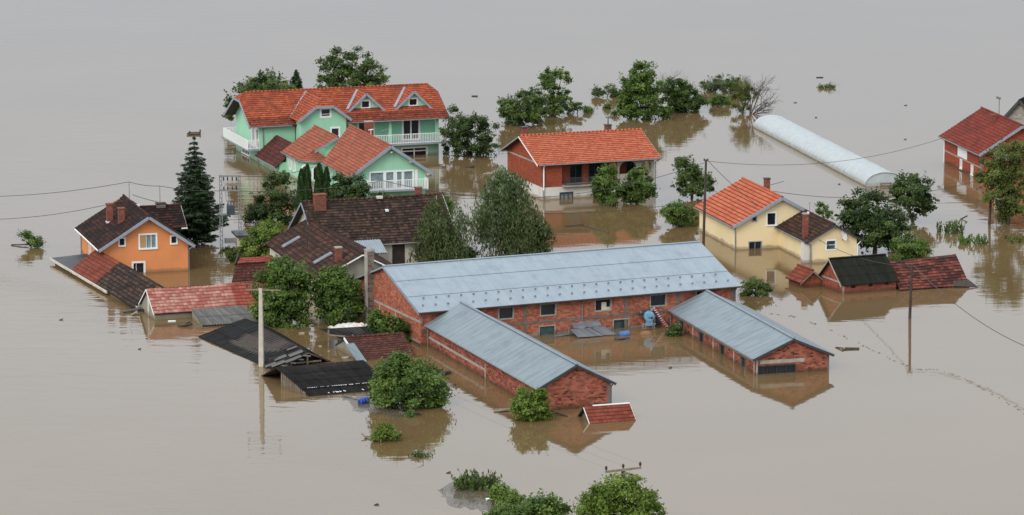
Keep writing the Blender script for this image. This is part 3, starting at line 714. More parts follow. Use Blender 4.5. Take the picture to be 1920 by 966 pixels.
def low_barn(left):
    if left:
        o = at(1012, 771.5); th = 20
        T = thing('low_barn', o, th, 'low brick barn with a blank gable of crumbling hollow blocks, bush at its corner', 'barn', 'low barns running out from the long barn')
        Wd, L, ze, zr = 5.35, 24.3, 1.72, 3.22; bm = 'brick_rough'
    else:
        o = at(1417.5, 703); th = 16
        T = thing('low_barn', o, th, 'low brick barn with a row of doorways and a wide window in its gable', 'barn', 'low barns running out from the long barn')
        Wd, L, ze, zr = 5.7, 19.6, 1.28, 2.6; bm = 'brick_rough'
    fr = Wall((0, 0), (Wd, 0)); rt = Wall((Wd, 0), (Wd, L)); bk = Wall((Wd, L), (0, L)); lf = Wall((0, L), (0, 0))
    top = [(0, ze), (Wd / 2, zr - .06), (Wd, ze)]; zf = ze + .02
    mb = MB()
    fh = [] if left else [(.18, 3.05, -.6, .62)]
    dh = [] if left else [(L - y - 1.25, L - y, -1.2, .8) for y in (2.2, 7.0, 11.9, 16.6)]
    fr.panel(mb, top, fh); rt.panel(mb, zf); bk.panel(mb, top); lf.panel(mb, zf, dh); mb.build('wall', M[bm if left else 'brick_rough'], T)
    if left:
        mb = MB(); lf.box(mb, .1, 13.0, 0, .02, .62, .8); mb.build('ring_beam', M['concrete'], T)
        mb = MB(); lf.box(mb, 12.85, 13.05, 0, .03, -1, 1.2); mb.build('wall_post', M['concrete'], T)
        mb = MB(); fr.box(mb, Wd - .26, Wd + .01, .002, .02, -1, ze - .05); mb.build('wall_post', M['concrete_dark'], T)
        mb = MB(); rt.box(mb, 0, .3, .002, .02, -1, ze - .05); mb.build('wall_post', M['concrete_dark'], T)
        downpipe(T, [(-.3, L - .3, ze - .1), (-.1, L - .2, ze - .4), (-.1, L - .2, -.5)])
        downpipe(T, [(Wd + .25, .1, ze - .1), (Wd + .1, .2, ze - .4), (Wd + .1, .2, -.5)])
    else:
        window(T, fr, .18, 3.05, -.6, .62, .06, 'plank_dark', 'glass', (.25, .5, .75), (), rail=.05)
        for (a0, a1, z0, z1) in dh: window(T, lf, a0, a1, z0, z1, .05, 'concrete_dark', 'glass', (), (), name='doorway', pane_name='door_panel')
        mb = MB(); lf.box(mb, .1, L - .1, 0, .02, .84, 1.08); mb.build('ring_beam', M['concrete'], T)
        for a in (L - 4.9, L - 9.6, L - 14.4):
            mb = MB(); lf.box(mb, a - .1, a + .1, 0, .03, -1, .84); mb.build('wall_post', M['concrete'], T)
        mb = MB(); fr.box(mb, .3, Wd * .66, 0, .02, .78, 1.05); fr.box(mb, -.01, .16, .001, .025, -1, 1.1); mb.build('ring_beam', M['concrete'], T)
        mb = MB(); fr.box(mb, Wd - .14, Wd + .01, .001, .02, -1, ze - .1); mb.build('wall_post', M['concrete_dark'], T)
        downpipe(T, [(-.28, .1, ze - .1), (-.1, .12, ze - .35), (-.1, .12, -.5)], 'concrete'); downpipe(T, [(-.3, L - .2, ze - .1), (-.1, L - .1, ze - .35), (-.1, L - .1, -.5)])
    gable_roof(T, 'y', -.25, L, -.28, Wd + .28, ze - .06, zr, 'metal2', 'metal', 'soffit', tw=.9, th=4, thick=.07)
    rakes(T, 'y', -.27, -.28, Wd + .28, ze - .1, zr - .03, 'dark_trim', .13, .03)
    gutter(T, (-.34, -.2, ze - .08), (-.34, L - .1, ze - .08)); gutter(T, (Wd + .34, -.2, ze - .08), (Wd + .34, L - .1, ze - .08))
low_barn(True); low_barn(False)

# ------------------------------------------------------------------ brick house with the bright tiled roof
def red_house():
    o = at(1016.5, 374.6); T = thing('brick_house', o, 20.3, 'red brick house on a white plastered base with a bright orange roof and arched porch', 'house')
    L, Wd, ze, zr = 11.4, 9.45, 3.5, 5.45
    fr = Wall((0, 0), (L, 0)); rt = Wall((L, 0), (L, Wd)); bk = Wall((L, Wd), (0, Wd)); lf = Wall((0, Wd), (0, 0))
    top = [(0, ze), (Wd / 2, zr - .1), (Wd, ze)]; zb = 1.13
    rec = 1.0                                                     # the loggia is set back
    mb = MB()
    lf.panel(mb, top, (), zb); bk.panel(mb, ze, (), zb)
    Wall((0, 0), (2.0, 0)).panel(mb, ze - .06, (), zb)
    Wall((2.0, 0), (2.0, rec)).panel(mb, ze - .06, (), zb)
    lg = Wall((2.0, rec), (7.6, rec)); lg.panel(mb, ze - .06, [(1.2, 2.4, 1.25, 3.3), (3.1, 4.4, 1.25, 3.3)], zb)
    Wall((6.9, rec), (6.9, 0)).panel(mb, ze - .06, (), zb); Wall((6.9, 0), (7.6, 0)).panel(mb, ze - .06, (), zb)
    Wall((7.6, 0), (7.6, 2.6)).panel(mb, ze - .06, (), zb); Wall((7.6, 2.6), (L, 2.6)).panel(mb, ze - .06, [(2.0, 2.8, 1.3, 3.2)], zb); Wall((L, 2.6), (L, Wd)).panel(mb, [(0, ze + 1.0), (2.125, zr - .1), (Wd - 2.6, ze)], (), zb)
    mb.build('wall', M['brick_smooth'], T)
    window(T, lg, 1.2, 2.4, 1.25, 3.3, .04, 'dark_trim', 'glass', (.5,), (), name='balcony_door'); window(T, lg, 3.1, 4.4, 1.25, 3.3, .04, 'dark_trim', 'glass', (.5,), (), name='balcony_door')
    window(T, Wall((7.6, 2.6), (L, 2.6)), 2.0, 2.8, 1.3, 3.2, .05, 'dark_trim', 'glass', (), (), name='porch_door')
    # white plastered base, standing a little proud
    mb = MB(); e = .03
    Wall((-e, -e), (L + e, -e)).panel(mb, zb, [(1.83, 3.1, -.5, .56), (5.2, 6.4, -.5, .6)]); Wall((-e, Wd + e), (-e, -e)).panel(mb, zb + .05); Wall((L + e, -e), (L + e, Wd + e)).panel(mb, zb); Wall((L + e, Wd + e), (-e, Wd + e)).panel(mb, zb)
    mb.face([(-e, -e, zb), (L + e, -e, zb), (L + e, Wd + e, zb), (-e, Wd + e, zb)], [(0, 0)] * 4)
    mb.build('base_wall', M['whitewall'], T)
    b = Wall((-e, -e), (L + e, -e)); window(T, b, 1.83, 3.1, -.5, .56, .05, 'dark_trim', 'glass_pale', (.33, .66), (), name='cellar_window'); window(T, b, 5.2, 6.4, -.5, .6, .05, 'dark_trim', 'glass', (), (), name='cellar_window')
    mb = MB(); mb.box(2.0, 7.0, -.45, rec, zb + .002, zb + .14); mb.build('balcony_slab', M['concrete'], T)
    railing(T, [(2.1, -.4), (6.9, -.4)], zb + .14, 2.0, .11, 'dark_trim', .02)
    # arched porch at the corner
    def arch(W, a0, a1, z0, z1, spring, nm):
        mb = MB(); pts = []; r = (a1 - a0) / 2 - .22; c = (a0 + a1) / 2
        for i in range(13):
            t = math.pi * i / 12; pts.append((c - r * math.cos(t), spring + min(r, z1 - spring - .12) * math.sin(t)))
        for d0, d1 in ((0, -.3),):
            for (x0, y0), (x1, y1) in zip(pts, pts[1:]):
                W.box(mb, x0, x1, d1, d0, (y0 + y1) / 2, z1)
        W.box(mb, a0, c - r, -.3, 0, z0, z1); W.box(mb, c + r, a1, -.3, 0, z0, z1); W.box(mb, c - r, c + r, -.25, -.05, z0, z0 + .85)
        return mb.build('porch_arch', M['concrete'], T)
    fa = Wall((7.6, 0), (L, 0)); arch(fa, .02, 2.25, zb + .003, ze - .1, 2.45, 'a'); arch(fa, 2.25, 3.78, zb + .003, ze - .1, 2.6, 'b')
    ra = Wall((L, 0), (L, 2.6)); arch(ra, .32, 2.58, zb + .003, ze - .1, 2.45, 'c')
    r = gable_roof(T, 'x', -.62, L + .6, -.45, Wd + .45, ze - .12, zr, 'tile_bright', 'tile', 'soffit', tw=.30, th=.35, amp=.03)
    rakes(T, 'x', -.63, -.45, Wd + .45, ze - .14, zr - .02, 'white', .12, .04, far='grey_trim'); rakes(T, 'x', L + .61, -.45, Wd + .45, ze - .14, zr - .02, 'white', .12, .04)
    gutter(T, (-.5, -.52, ze - .16), (L + .5, -.52, ze - .16)); gutter(T, (-.5, Wd + .52, ze - .16), (L + .5, Wd + .52, ze - .16))
    downpipe(T, [(.12, -.5, ze - .16), (.12, -.12, ze - .4), (.12, -.12, .9)], 'white', .07); downpipe(T, [(.12, -.12, .9), (.12, -.12, -.6)], 'gutter', .05)
    downpipe(T, [(L + .4, -.5, ze - .2), (L + .1, -.05, ze - .5), (L + .1, -.05, -.5)])
    mb = MB(); lf.box(mb, .1, Wd - .1, 0, .02, ze - .28, ze - .12); mb.build('ring_beam', M['concrete'], T)
    chimney(T, .6, 6.4, 4.6, 5.98, .55, mat='chimney_brick', cap='dark_trim'); chimney(T, 9.0, 5.9, 4.6, 5.85, .55, cap='dark_trim')
    mb = MB(); mb.tube((8.55, 4.73, zr), (8.55, 4.73, 6.9), .055, .05, 6); mb.tube((8.3, 4.73, 6.75), (8.8, 4.73, 6.75), .02, .02, 5); mb.tube((8.35, 4.73, 6.75), (8.35, 4.73, 6.95), .035, .035, 6); mb.tube((8.75, 4.73, 6.75), (8.75, 4.73, 6.95), .035, .035, 6); mb.build('service_mast', M['dark_trim'], T)
red_house()

# ------------------------------------------------------------------ cream house with a lower wing
def yellow_house():
    o = at(1379.8, 468.2); T = thing('cream_house', o, 15, 'pale yellow house with a bright orange roof, lower brown-tiled wing and satellite dish', 'house')
    L, Wd, ze, zr = 10.4, 8.0, 2.32, 4.5
    fr = Wall((0, 0), (Wd, 0)); lf = Wall((0, L), (0, 0)); rt = Wall((Wd, 0), (Wd, L)); bk = Wall((Wd, L), (0, L)); top = [(0, ze), (Wd / 2 + .05, zr - .12), (Wd, ze)]
    mb = MB(); fr.panel(mb, top, [(2.83, 3.65, 2.02, 3.12), (1.48, 1.86, 2.45, 2.83), (1.18, 2.35, -.6, .64)]); lf.panel(mb, ze); rt.panel(mb, ze); bk.panel(mb, top)
    vw = -7.75; ww0, ww1 = 4.0, 8.3; zw, zwr = 2.0, 3.26
    a = Wall((ww0, 0), (ww0, vw)); f2 = Wall((ww0, vw), (ww1, vw)); r2 = Wall((ww1, vw), (ww1, 0)); t2 = [(0, zw), ((ww1 - ww0) / 2, zwr - .1), (ww1 - ww0, zw)]
    a.panel(mb, zw); f2.panel(mb, t2, [(1.55, 2.4, 1.05, 1.85)]); r2.panel(mb, zw); mb.build('wall', M['yellow'], T)
    window(T, fr, 2.83, 3.65, 2.02, 3.12, .07, 'white', 'glass', (), (), sill=True); window(T, fr, 1.48, 1.86, 2.45, 2.83, .06, 'grey_trim', 'glass', (), ()); window(T, fr, 1.18, 2.35, -.6, .64, .04, 'grey_trim', 'glass', (.5,), (), name='cellar_window', rail=.03)
    window(T, f2, 1.55, 2.4, 1.05, 1.85, .07, 'white', 'glass_teal', (), (.5,), rail=.03)
    gable_roof(T, 'y', -.38, L + .3, -.45, Wd + .45, ze - .2, zr, 'tile_bright', 'tile', 'grey_trim', tw=.3, th=.4, amp=.03, step=.05, bm=4.12)
    rakes(T, 'y', -.40, -.45, Wd + .45, ze - .24, zr - .03, 'grey_trim', .26, .06, bm=4.12)
    gable_roof(T, 'y', vw - .32, -.02, ww0 - .42, ww1 + .42, zw - .16, zwr, 'tile_hip', 'tile', 'dark_trim', tw=.3, th=.36, bm=6.2, sag=.02, name='wing_roof')
    rakes(T, 'y', vw - .34, ww0 - .42, ww1 + .42, zw - .2, zwr - .02, 'dark_trim', .13, .05, bm=6.2)
    gutter(T, (-.52, -.3, ze - .26), (-.52, L, ze - .26)); gutter(T, (ww0 - .48, vw - .2, zw - .2), (ww0 - .48, -.1, zw - .2)); gutter(T, (ww1 + .48, vw - .2, zw - .2), (ww1 + .48, -.1, zw - .2))
    downpipe(T, [(-.5, -.15, ze - .28), (-.08, -.06, ze - .5), (-.08, -.06, -.5)]); downpipe(T, [(ww0 - .45, vw - .1, zw - .22), (ww0 + .12, vw - .08, zw - .42), (ww0 + .12, vw - .08, -.5)]); downpipe(T, [(ww1 + .45, vw - .1, zw - .22), (ww1 + .05, vw - .08, zw - .6), (ww1 + .05, vw - .08, -.5)], 'white')
    chimney(T, 4.6, 5.3, 3.9, 5.25, .46, mat='chimney_brick', cap='dark_trim')
    # chimney of the wing: white plastered below the eave, brick above it
    mb = MB(); mb.box(ww0 - .48, ww0 - .02, vw - .05, vw + .75, -1, zw - .18); st = mb.build('chimney_shaft', M['whitewall'], T)
    chimney(T, ww0 + .02, vw + 1.1, zw - .3, 4.05, .42, mat='chimney_brick')
    mb = MB(); mb.tube((ww0 + .25, vw + 1.1, 4.05), (ww0 + .25, vw + 1.1, 4.25), .1, .06, 8); mb.build('chimney_pot', M['white'], T)
    mb = MB(); mb.tube((5.9, -2.4, zwr), (5.9, -2.4, 4.3), .025, .025, 5); mb.tube((5.75, -2.4, 4.25), (6.05, -2.4, 4.25), .02, .02, 5); mb.build('aerial_mast', M['steel'], T)
    # satellite dish on the wing's gable
    c = f2.P(2.95, .35, 2.32); mb = MB(); ax = (f2.n * .75 + f2.t * .6 + Vector((0, 0, .3))).normalized(); sx = ax.cross(Vector((0, 0, 1))).normalized(); sy = sx.cross(ax)
    ring = lambda r, d: [c + ax * d + sx * (r * math.cos(i * math.pi / 8)) + sy * (r * 1.1 * math.sin(i * math.pi / 8)) for i in range(16)]
    R = [ring(.42, .1), ring(.28, .035), ring(.12, .005)]
    for q in range(2):
        for i in range(16): mb.face([R[q][i], R[q][(i + 1) % 16], R[q + 1][(i + 1) % 16], R[q + 1][i]], [(0, 0)] * 4)
    mb.face(R[2], [(0, 0)] * 16); ds = mb.build('satellite_dish', M['white'], T)
    mb = MB(); mb.tube(c, c - f2.n * .36 - Vector((0, 0, .12)), .03, .03, 6); mb.tube(c - sy * .4, c + ax * .5, .015, .015, 5); mb.tube(c - Vector((0, 0, .42)), c - f2.n * .3 - Vector((0, 0, .42)), .03, .03, 5); mb.build('dish_arm', M['red_paint'], ds)
yellow_house()

# ------------------------------------------------------------------ orange house
def orange_house():
    o = at(352.9, 506.6); T = thing('orange_house', o, 16.5, 'orange plastered house with a dark tiled roof and two brick chimneys', 'house')
    L, Wd, ze, zr = 10.6, 7.2, 2.38, 4.82
    fr = Wall((-Wd, 0), (0, 0)); rt = Wall((0, 0), (0, L)); bk = Wall((0, L), (-Wd, L)); lf = Wall((-Wd, L), (-Wd, 0)); top = [(0, ze), (3.85, zr - .14), (Wd, ze)]
    X = lambda u: u + Wd
    H = [(X(-4.12), X(-2.7), 2.05, 3.22), (X(-5.86), X(-5.38), 2.38, 3.02), (X(-1.44), X(-.94), 2.35, 2.98), (X(-4.72), X(-3.78), -.5, .86)]
    mb = MB(); fr.panel(mb, top, H); rt.panel(mb, ze); bk.panel(mb, top); lf.panel(mb, ze, [(3.6, 4.5, .4, 1.9), (6.2, 7.2, .4, 1.9)])
    mb.build('wall', M['orange'], T)
    w1 = window(T, fr, X(-4.12), X(-2.7), 2.05, 3.22, .1, 'white', 'glass_pale', (.4, .7), (), sill=True)
    mb = MB(); fr.box(mb, X(-4.10), X(-3.62), -.09, -.02, 2.09, 3.18); mb.build('shutter', M['shutter'], w1)
    window(T, fr, X(-5.86), X(-5.38), 2.38, 3.02, .08, 'white', 'glass', sill=True); window(T, fr, X(-1.44), X(-.94), 2.35, 2.98, .08, 'white', 'glass', sill=True); window(T, fr, X(-4.72), X(-3.78), -.5, .86, .12, 'white', 'glass', (.3,), rail=.03)
    window(T, lf, 3.6, 4.5, .4, 1.9, .08, 'white', 'glass'); window(T, lf, 6.2, 7.2, .4, 1.9, .1, 'white', 'glass')
    gable_roof(T, 'y', -.5, L + .45, -Wd - .5, .5, ze - .2, zr, 'tile_black', 'tile', 'dark_trim', tw=.3, th=.34, bm=-3.38, sag=.02)
    rakes(T, 'y', -.52, -Wd - .5, .5, ze - .25, zr - .03, 'grey_trim', .24, .06, bm=-3.38)
    gutter(T, (-Wd - .57, -.4, ze - .24), (-Wd - .57, L, ze - .24), 'white'); gutter(T, (.57, -.4, ze - .24), (.57, 2.9, ze - .24))
    downpipe(T, [(.55, -.2, ze - .26), (.08, -.02, ze - .6), (.08, -.02, -.5)]); downpipe(T, [(-Wd - .5, L - .2, ze - .3), (-Wd - .08, L - .1, ze - .6), (-Wd - .08, L - .1, -.5)])
    gable_roof(T, 'x', -3.3, 1.0, 5.1, 10.5, 2.78, 4.3, 'tile_black', 'tile', 'soffit', tw=.3, th=.34, name='wing_roof', sag=.02)
    rakes(T, 'x', 1.02, 5.1, 10.5, 2.72, 4.28, 'white', .1, .04); gutter(T, (.5, 5.03, 2.72), (1.0, 5.03, 2.72), 'white')
    for (x, y) in ((-5.55, 6.0), (-5.0, 3.5)):
        c = chimney(T, x, y, 3.0, 4.95, .5, cap='chimney_brick'); mb = MB(); mb.box(x - .3, x + .3, y - .36, y + .3, 3.38, 3.5); mb.build('flashing', M['white'], c)
    mb = MB(); mb.box(-3.2, -2.8, 6.6, 6.66, 4.55, 4.75); mb.build('roof_vent', M['white'], T)
    chimney(T, -.75, 7.8, 3.3, 4.5, .8, .5, mat='concrete_dark', cap='plank_dark')
    for (x, y, z0, z1, nm) in ((-3.38, 8.3, 4.8, 6.5, 1), (-.8, 7.8, 4.2, 6.1, 2)):
        mb = MB(); mb.tube((x, y, z0), (x, y, z1), .035, .03, 6); mb.tube((x - .12, y, z1 - .08), (x + .12, y, z1 - .08), .03, .03, 5); mb.build('service_mast', M['steel'], T)
orange_house()
# ------------------------------------------------------------------ the rambling mint green house
def green_house():
    o = at(822.7, 288.3); T = thing('green_house', o, 19, 'large mint green house with terracotta roofs, dormers and white picket balconies', 'house')
    uL, Wd = -18.9, 9.1; ev = 3.72; sl = .56; zat = lambda v: ev + (v + .5) * sl; zr = zat(4.55); zh = 5.92; vh = (zh - ev) / sl - .5
    gt = [(0, zat(0) - .1), (vh, zh - .1), (Wd - vh, zh - .1), (Wd, zat(0) - .1)]
    fr = Wall((uL, 0), (0, 0)); lf = Wall((uL, Wd), (uL, 0)); rt = Wall((0, 0), (0, Wd)); X = lambda u: u - uL
    up = Wall((-10.4, 1.2), (-.02, 1.2)); Y = lambda u: u + 10.4
    mb = MB()
    Wall((uL, 0), (-15.1, 0)).panel(mb, zat(0) - .1); Wall((-15.1, 0), (-10.4, 0)).panel(mb, 2)
    lo = Wall((-10.4, 0), (0, 0)); lo.panel(mb, 1.18, [(6.5, 9.08, -.4, .72)])
    lf.panel(mb, gt, [(6.2, 7.5, 1.4, 3.3), (7.8, 8.7, 1.4, 3.3), (2.2, 5.2, .15, .58)]); rt.panel(mb, 1.18)
    Wall((0, 1.2), (0, Wd)).panel(mb, [(0, zat(1.2) - .1)] + [(a - 1.2, z) for a, z in gt[1:]])
    Wall((0, Wd), (uL, Wd)).panel(mb, zat(0) - .1)
    # centre projection and its half-hipped gable
    pv = -2.0; pf = Wall((-15.1, pv), (-10.4, pv)); Q = lambda u: u + 15.1
    pf.panel(mb, [(0, 4.5), (1.5, 5.66), (3.2, 5.66), (4.7, 4.5)], [(Q(-13.0), Q(-12.05), 4.68, 5.42), (Q(-11.95), Q(-11.15), 2.6, 3.45)])
    Wall((-15.1, 0), (-15.1, pv)).panel(mb, 4.5); Wall((-10.4, pv), (-10.4, 1.2)).panel(mb, 4.5)
    # middle wing and its round bay
    mu0, mu1, mv0, mv1 = -18.3, -11.1, -13.6, -7.7
    Wall((mu0, mv1), (mu0, mv0 + .6)).panel(mb, 2.25)
    Wall((mu1, mv0), (mu1, 0)).panel(mb, 2.2); Wall((mu1, mv1), (mu0, mv1)).panel(mb, 2.2); Wall((-16.0, mv0), (mu1, mv0)).panel(mb, [(0, 3.4), (1.3, 4.15), (4.9, 2.3)])
    bay = []; cx, cy, r = -16.75, -13.0, 1.55
    for i in range(11):
        a = math.pi * (1.0 + i / 10 * .62); bay.append((cx + r * math.cos(a), cy + r * math.sin(a)))
    for p, q in zip(bay, bay[1:]): Wall(p, q).panel(mb, 2.24)
    Wall(bay[-1], (-16.0, mv0)).panel(mb, 3.0)
    # low wing wall
    Wall((-19.0, 0), (-19.0, -7.9)).panel(mb, .78); Wall((-19.0, -7.9), (mu0, -7.9)).panel(mb, 1.2)
    mb.build('wall', M['green'], T)
    mb = MB(); up.panel(mb, zat(1.2) - .1, [(Y(-8.15), Y(-6.6), 1.42, 3.42), (Y(-3.4), Y(-1.75), 1.42, 3.38)], 1.2); mb.build('loggia_wall', M['green_shaded'], T)
    for u in (-5.15, -.13):
        mb = MB(); mb.box(u - .15, u + .13, -.02, .26, 1.37, zat(0) - .1); mb.build('pillar', M['green'], T)
    for a in ((-8.15, -6.6), (-3.4, -1.75)): window(T, up, Y(a[0]), Y(a[1]), 1.42, 3.4, .16, 'white', 'glass', (.5,), (.0,), name='balcony_door', rail=.14)
    window(T, lo, 6.5, 9.08, -.4, .72, .14, 'white', 'glass', (.5,), (.72,), name='cellar_window', rail=.1)
    window(T, lf, 6.2, 7.5, 1.4, 3.3, .12, 'white', 'glass', (.5,), name='balcony_door'); window(T, lf, 7.8, 8.7, 1.4, 3.3, .1, 'white', 'glass', (), name='balcony_door'); window(T, lf, 2.2, 5.2, .15, .58, .1, 'white', 'glass', (.33, .66), name='cellar_window')
    window(T, pf, Q(-13.0), Q(-12.05), 4.68, 5.42, .13, 'white', 'glass', (), (.3,)); window(T, pf, Q(-11.95), Q(-11.15), 2.6, 3.45, .13, 'white', 'glass')
    # balconies of the back wing
    mb = MB(); mb.box(-7.6, .45, -1.1, 1.2, 1.2, 1.36); mb.build('balcony_slab', M['grey_trim'], T); railing(T, [(-7.5, -1.05), (.4, -1.05), (.4, .1)], 1.36, 2.35, .18, 'white', .12)
    mb = MB(); mb.box(-20.15, uL - .005, .0, 9.5, 1.22, 1.38); mb.build('balcony_slab', M['grey_trim'], T); railing(T, [(uL, .05), (-20.1, .05), (-20.1, 9.45), (uL, 9.45)], 1.38, 2.36, .16, 'white', .125)
    # main roof: half-hipped ends, darker weathered courses along the eave
    e0, e1 = -20.0, 1.05; rd = .7; vk = .75
    mb = MB(); dk = MB()
    def strip(b, va, vb, sgn, a0, a1, c0, c1, sd, v0):
        f = (lambda v: v) if sgn > 0 else (lambda v: Wd - v)
        P = [(a0, f(va), zat(va)), (a1, f(va), zat(va)), (c1, f(vb), zat(vb)), (c0, f(vb), zat(vb))]
        if sgn < 0: P = [P[1], P[0], P[3], P[2]]
        slope(b, *P, 'tile', thick=.12, tw=.3, th=.36, seed=sd, v0=v0)
    for sg in (1, -1):
        strip(dk, -.5, vk, sg, e0, e1, e0, e1, 3, 0); strip(mb, vk, vh, sg, e0, e1, e0, e1, 4, 4); strip(mb, vh, 4.55, sg, e0, e1, e0 + rd, e1 - rd, 5, 14)
    for (u, ur) in ((e0, e0 + rd), (e1, e1 - rd)):
        slope(mb, (u, vh, zh), (u, Wd - vh, zh), (ur, 4.55, zr), (ur, 4.55, zr), 'tile', seed=9)
    for i in range(48):
        x0 = e0 + rd + (e1 - e0 - 2 * rd) * i / 48; x1 = e0 + rd + (e1 - e0 - 2 * rd) * (i + 1) / 48; mb.tube((x0, 4.55, zr + .02), (x1, 4.55, zr + .035), .1, .115, 7)
    # front projection roof
    zpr = 6.42; us = -12.75; ub = .86; pe = -2.45; zl = 4.33; ul, ur_ = -15.55, -9.95; k_ = (zpr - zl) / (us - ul)
    zhp = 5.72; uh = us - (zpr - zhp) / k_
    vm = (zl - ev) / sl - .5; vmr = (zpr - ev) / sl - .5; vmh = (zhp - ev) / sl - .5
    slope(mb, (ul, vm, zl), (ul, pe, zl), (uh, pe, zhp), (uh, vmh, zhp), 'tile', seed=21); slope(mb, (uh, vmh, zhp), (uh, pe, zhp), (us, pe + .9, zpr), (us, vmr, zpr), 'tile', seed=22, v0=8)
    uh2 = 2 * us - uh
    slope(mb, (ur_, pe, zl), (ur_, vm, zl), (uh2, vmh, zhp), (uh2, pe, zhp), 'tile', seed=23); slope(mb, (uh2, pe, zhp), (uh2, vmh, zhp), (us, vmr, zpr), (us, pe + .9, zpr), 'tile', seed=24, v0=8)
    slope(mb, (uh, pe, zhp), (uh2, pe, zhp), (us, pe + .9, zpr), (us, pe + .9, zpr), 'tile', seed=25)
    R = mb.build('roof', [M['tile_green'], M['soffit']], T); dk.build('roof_eave', [M['tile_worn'], M['soffit']], R)
    mb = MB()
    for a, b in (((ul, pe - .03, zl - .08), (uh, pe - .03, zhp - .08)), ((uh, pe - .03, zhp - .06), (uh2, pe - .03, zhp - .06)), ((uh2, pe - .03, zhp - .08), (ur_, pe - .03, zl - .08))): mb.bar(a, b, .06, .26)
    mb.build('bargeboard', M['grey_trim'], T)
    mb = MB(); mb.bar((ul - .03, vm, zl + .0), (us - .03, vmr, zpr + .03), .3, .04); mb.build('valley_flashing', M['grey_trim'], R)
    # left and right gable boards of the back wing
    for u in (e0 - .03, e1 + .03):
        mb = MB()
        for sg in (1, -1):
            f = (lambda v: v) if sg > 0 else (lambda v: Wd - v)
            mb.bar((u, f(-.5), ev - .1), (u, f(vh), zh - .1), .06, .24)
        mb.bar((u, vh, zh - .08), (u, Wd - vh, zh - .08), .06, .2); mb.build('bargeboard', M['grey_trim'], T)
    gutter(T, (e0, -.57, ev - .04), (-15.6, -.57, ev - .04)); gutter(T, (-9.9, -.57, ev - .04), (e1, -.57, ev - .04))
    downpipe(T, [(-18.6, -.5, ev - .05), (-18.5, -.08, 3.3), (-18.5, -.08, -.5)]); 
    # two gabled dormers
    for (u0, u1, uc) in ((-8.95, -5.75, -7.32), (-3.95, -.75, -2.25)):
        v = 1.45; z0 = zat(v) - .03; zp = 6.36; vb = (zp - ev) / sl - .5
        D = T
        w_ = Wall((u0, v), (u1, v)); mb = MB(); w_.panel(mb, [(0, z0), (uc - u0, zp - .1), (u1 - u0, z0)], [(uc - u0 - .42, uc - u0 + .42, z0 + .1, z0 + .78)], z0 - .1); mb.build('dormer_wall', M['green'], D)
        window(D, w_, uc - u0 - .42, uc - u0 + .42, z0 + .1, z0 + .78, .1, 'white', 'glass')
        mb = MB()
        slope(mb, (u0 - .3, v + .02, z0 - .05), (u0 - .3, v - .4, z0 - .2), (uc, v - .4, zp), (uc, vb, zp), 'tile', thick=.08, seed=31); slope(mb, (u1 + .3, v - .4, z0 - .2), (u1 + .3, v + .02, z0 - .05), (uc, vb, zp), (uc, v - .4, zp), 'tile', thick=.08, seed=33)
        mb.build('dormer_roof', [M['tile_green'], M['soffit']], D)
        mb = MB(); mb.bar((u0 - .34, v - .43, z0 - .26), (uc, v - .43, zp - .05), .05, .22); mb.bar((uc, v - .43, zp - .05), (u1 + .34, v - .43, z0 - .26), .05, .22); mb.build('bargeboard', M['grey_trim'], D)
        mb = MB(); mb.bar((u0 - .32, v - .1, z0 + .05), (uc - .05, vb, zp + .03), .28, .05); mb.build('valley_flashing', M['grey_trim'], D)
    # ---- middle wing roof (orange-red), with the fan over the bay
    mb = MB(); ms, mz, me_ = -14.7, 4.3, 2.2
    slope(mb, (-18.65, -7.4, me_), (-18.65, -13.3, me_), (ms, -13.8, mz), (ms, -5.4, mz), 'tile', tw=.32, th=.4, seed=41); slope(mb, (-10.75, -13.8, me_), (-10.75, -5.4, me_), (ms, -5.4, mz), (ms, -13.8, mz), 'tile', tw=.32, th=.4, seed=42)
    ap = Vector((-16.9, -13.2, 3.12)); pr = [(cx + (r + .35) * math.cos(math.pi * (.95 + i / 8 * .72)), cy + (r + .35) * math.sin(math.pi * (.95 + i / 8 * .72)), me_) for i in range(9)]
    for i, (p, q) in enumerate(zip(pr, pr[1:])): slope(mb, p, q, ap, ap, 'tile', tw=.3, th=.3, seed=50 + i, thick=.08)
    for i in range(20):
        y0 = -13.8 + 8.4 * i / 20; mb.tube((ms, y0, mz + .02), (ms, y0 + .42, mz + .03), .1, .1, 7)
    mb.build('middle_roof', [M['tile_front'], M['soffit']], T)
    mb = MB(); mb.bar((ms, -13.84, mz - .1), (-17.1, -13.84, 2.96), .06, .22); mb.bar((ms, -13.84, mz - .1), (-10.75, -13.84, me_ - .1), .06, .22); mb.build('bargeboard', M['grey_trim'], T)
    gutter(T, (-18.72, -7.4, me_ - .05), (-18.72, -13.0, me_ - .05)); mb = MB(); mb.path([(p[0], p[1], me_ - .06) for p in pr], .06, 6); mb.build('gutter', M['gutter'], T)
    lw = Wall((mu0, mv1), (mu0, mv0))
    for a in (1.75, 3.2): arch_window(T, lw, a, .75, 1.95, .62)
    for k_i in (2, 6):
        p, q = bay[k_i], bay[k_i + 2]; bw = Wall(p, q); arch_window(T, bw, bw.L / 2, .3, 1.75, .85)
    chimney(T, -14.9, .2, 1.0, 3.6, .55, mat='chimney_brick')
    # ---- low maroon roof in the corner
    mb = MB(); slope(mb, (-19.45, 0, .74), (-19.45, -8.0, .74), (-17.1, -8.0, 2.75), (-17.1, 0, 2.75), 'tile', tw=.4, th=.42, seed=61); slope(mb, (-14.4, -8.0, .9), (-14.4, 0, .9), (-17.1, 0, 2.75), (-17.1, -8, 2.75), 'tile', tw=.4, th=.42, seed=62)
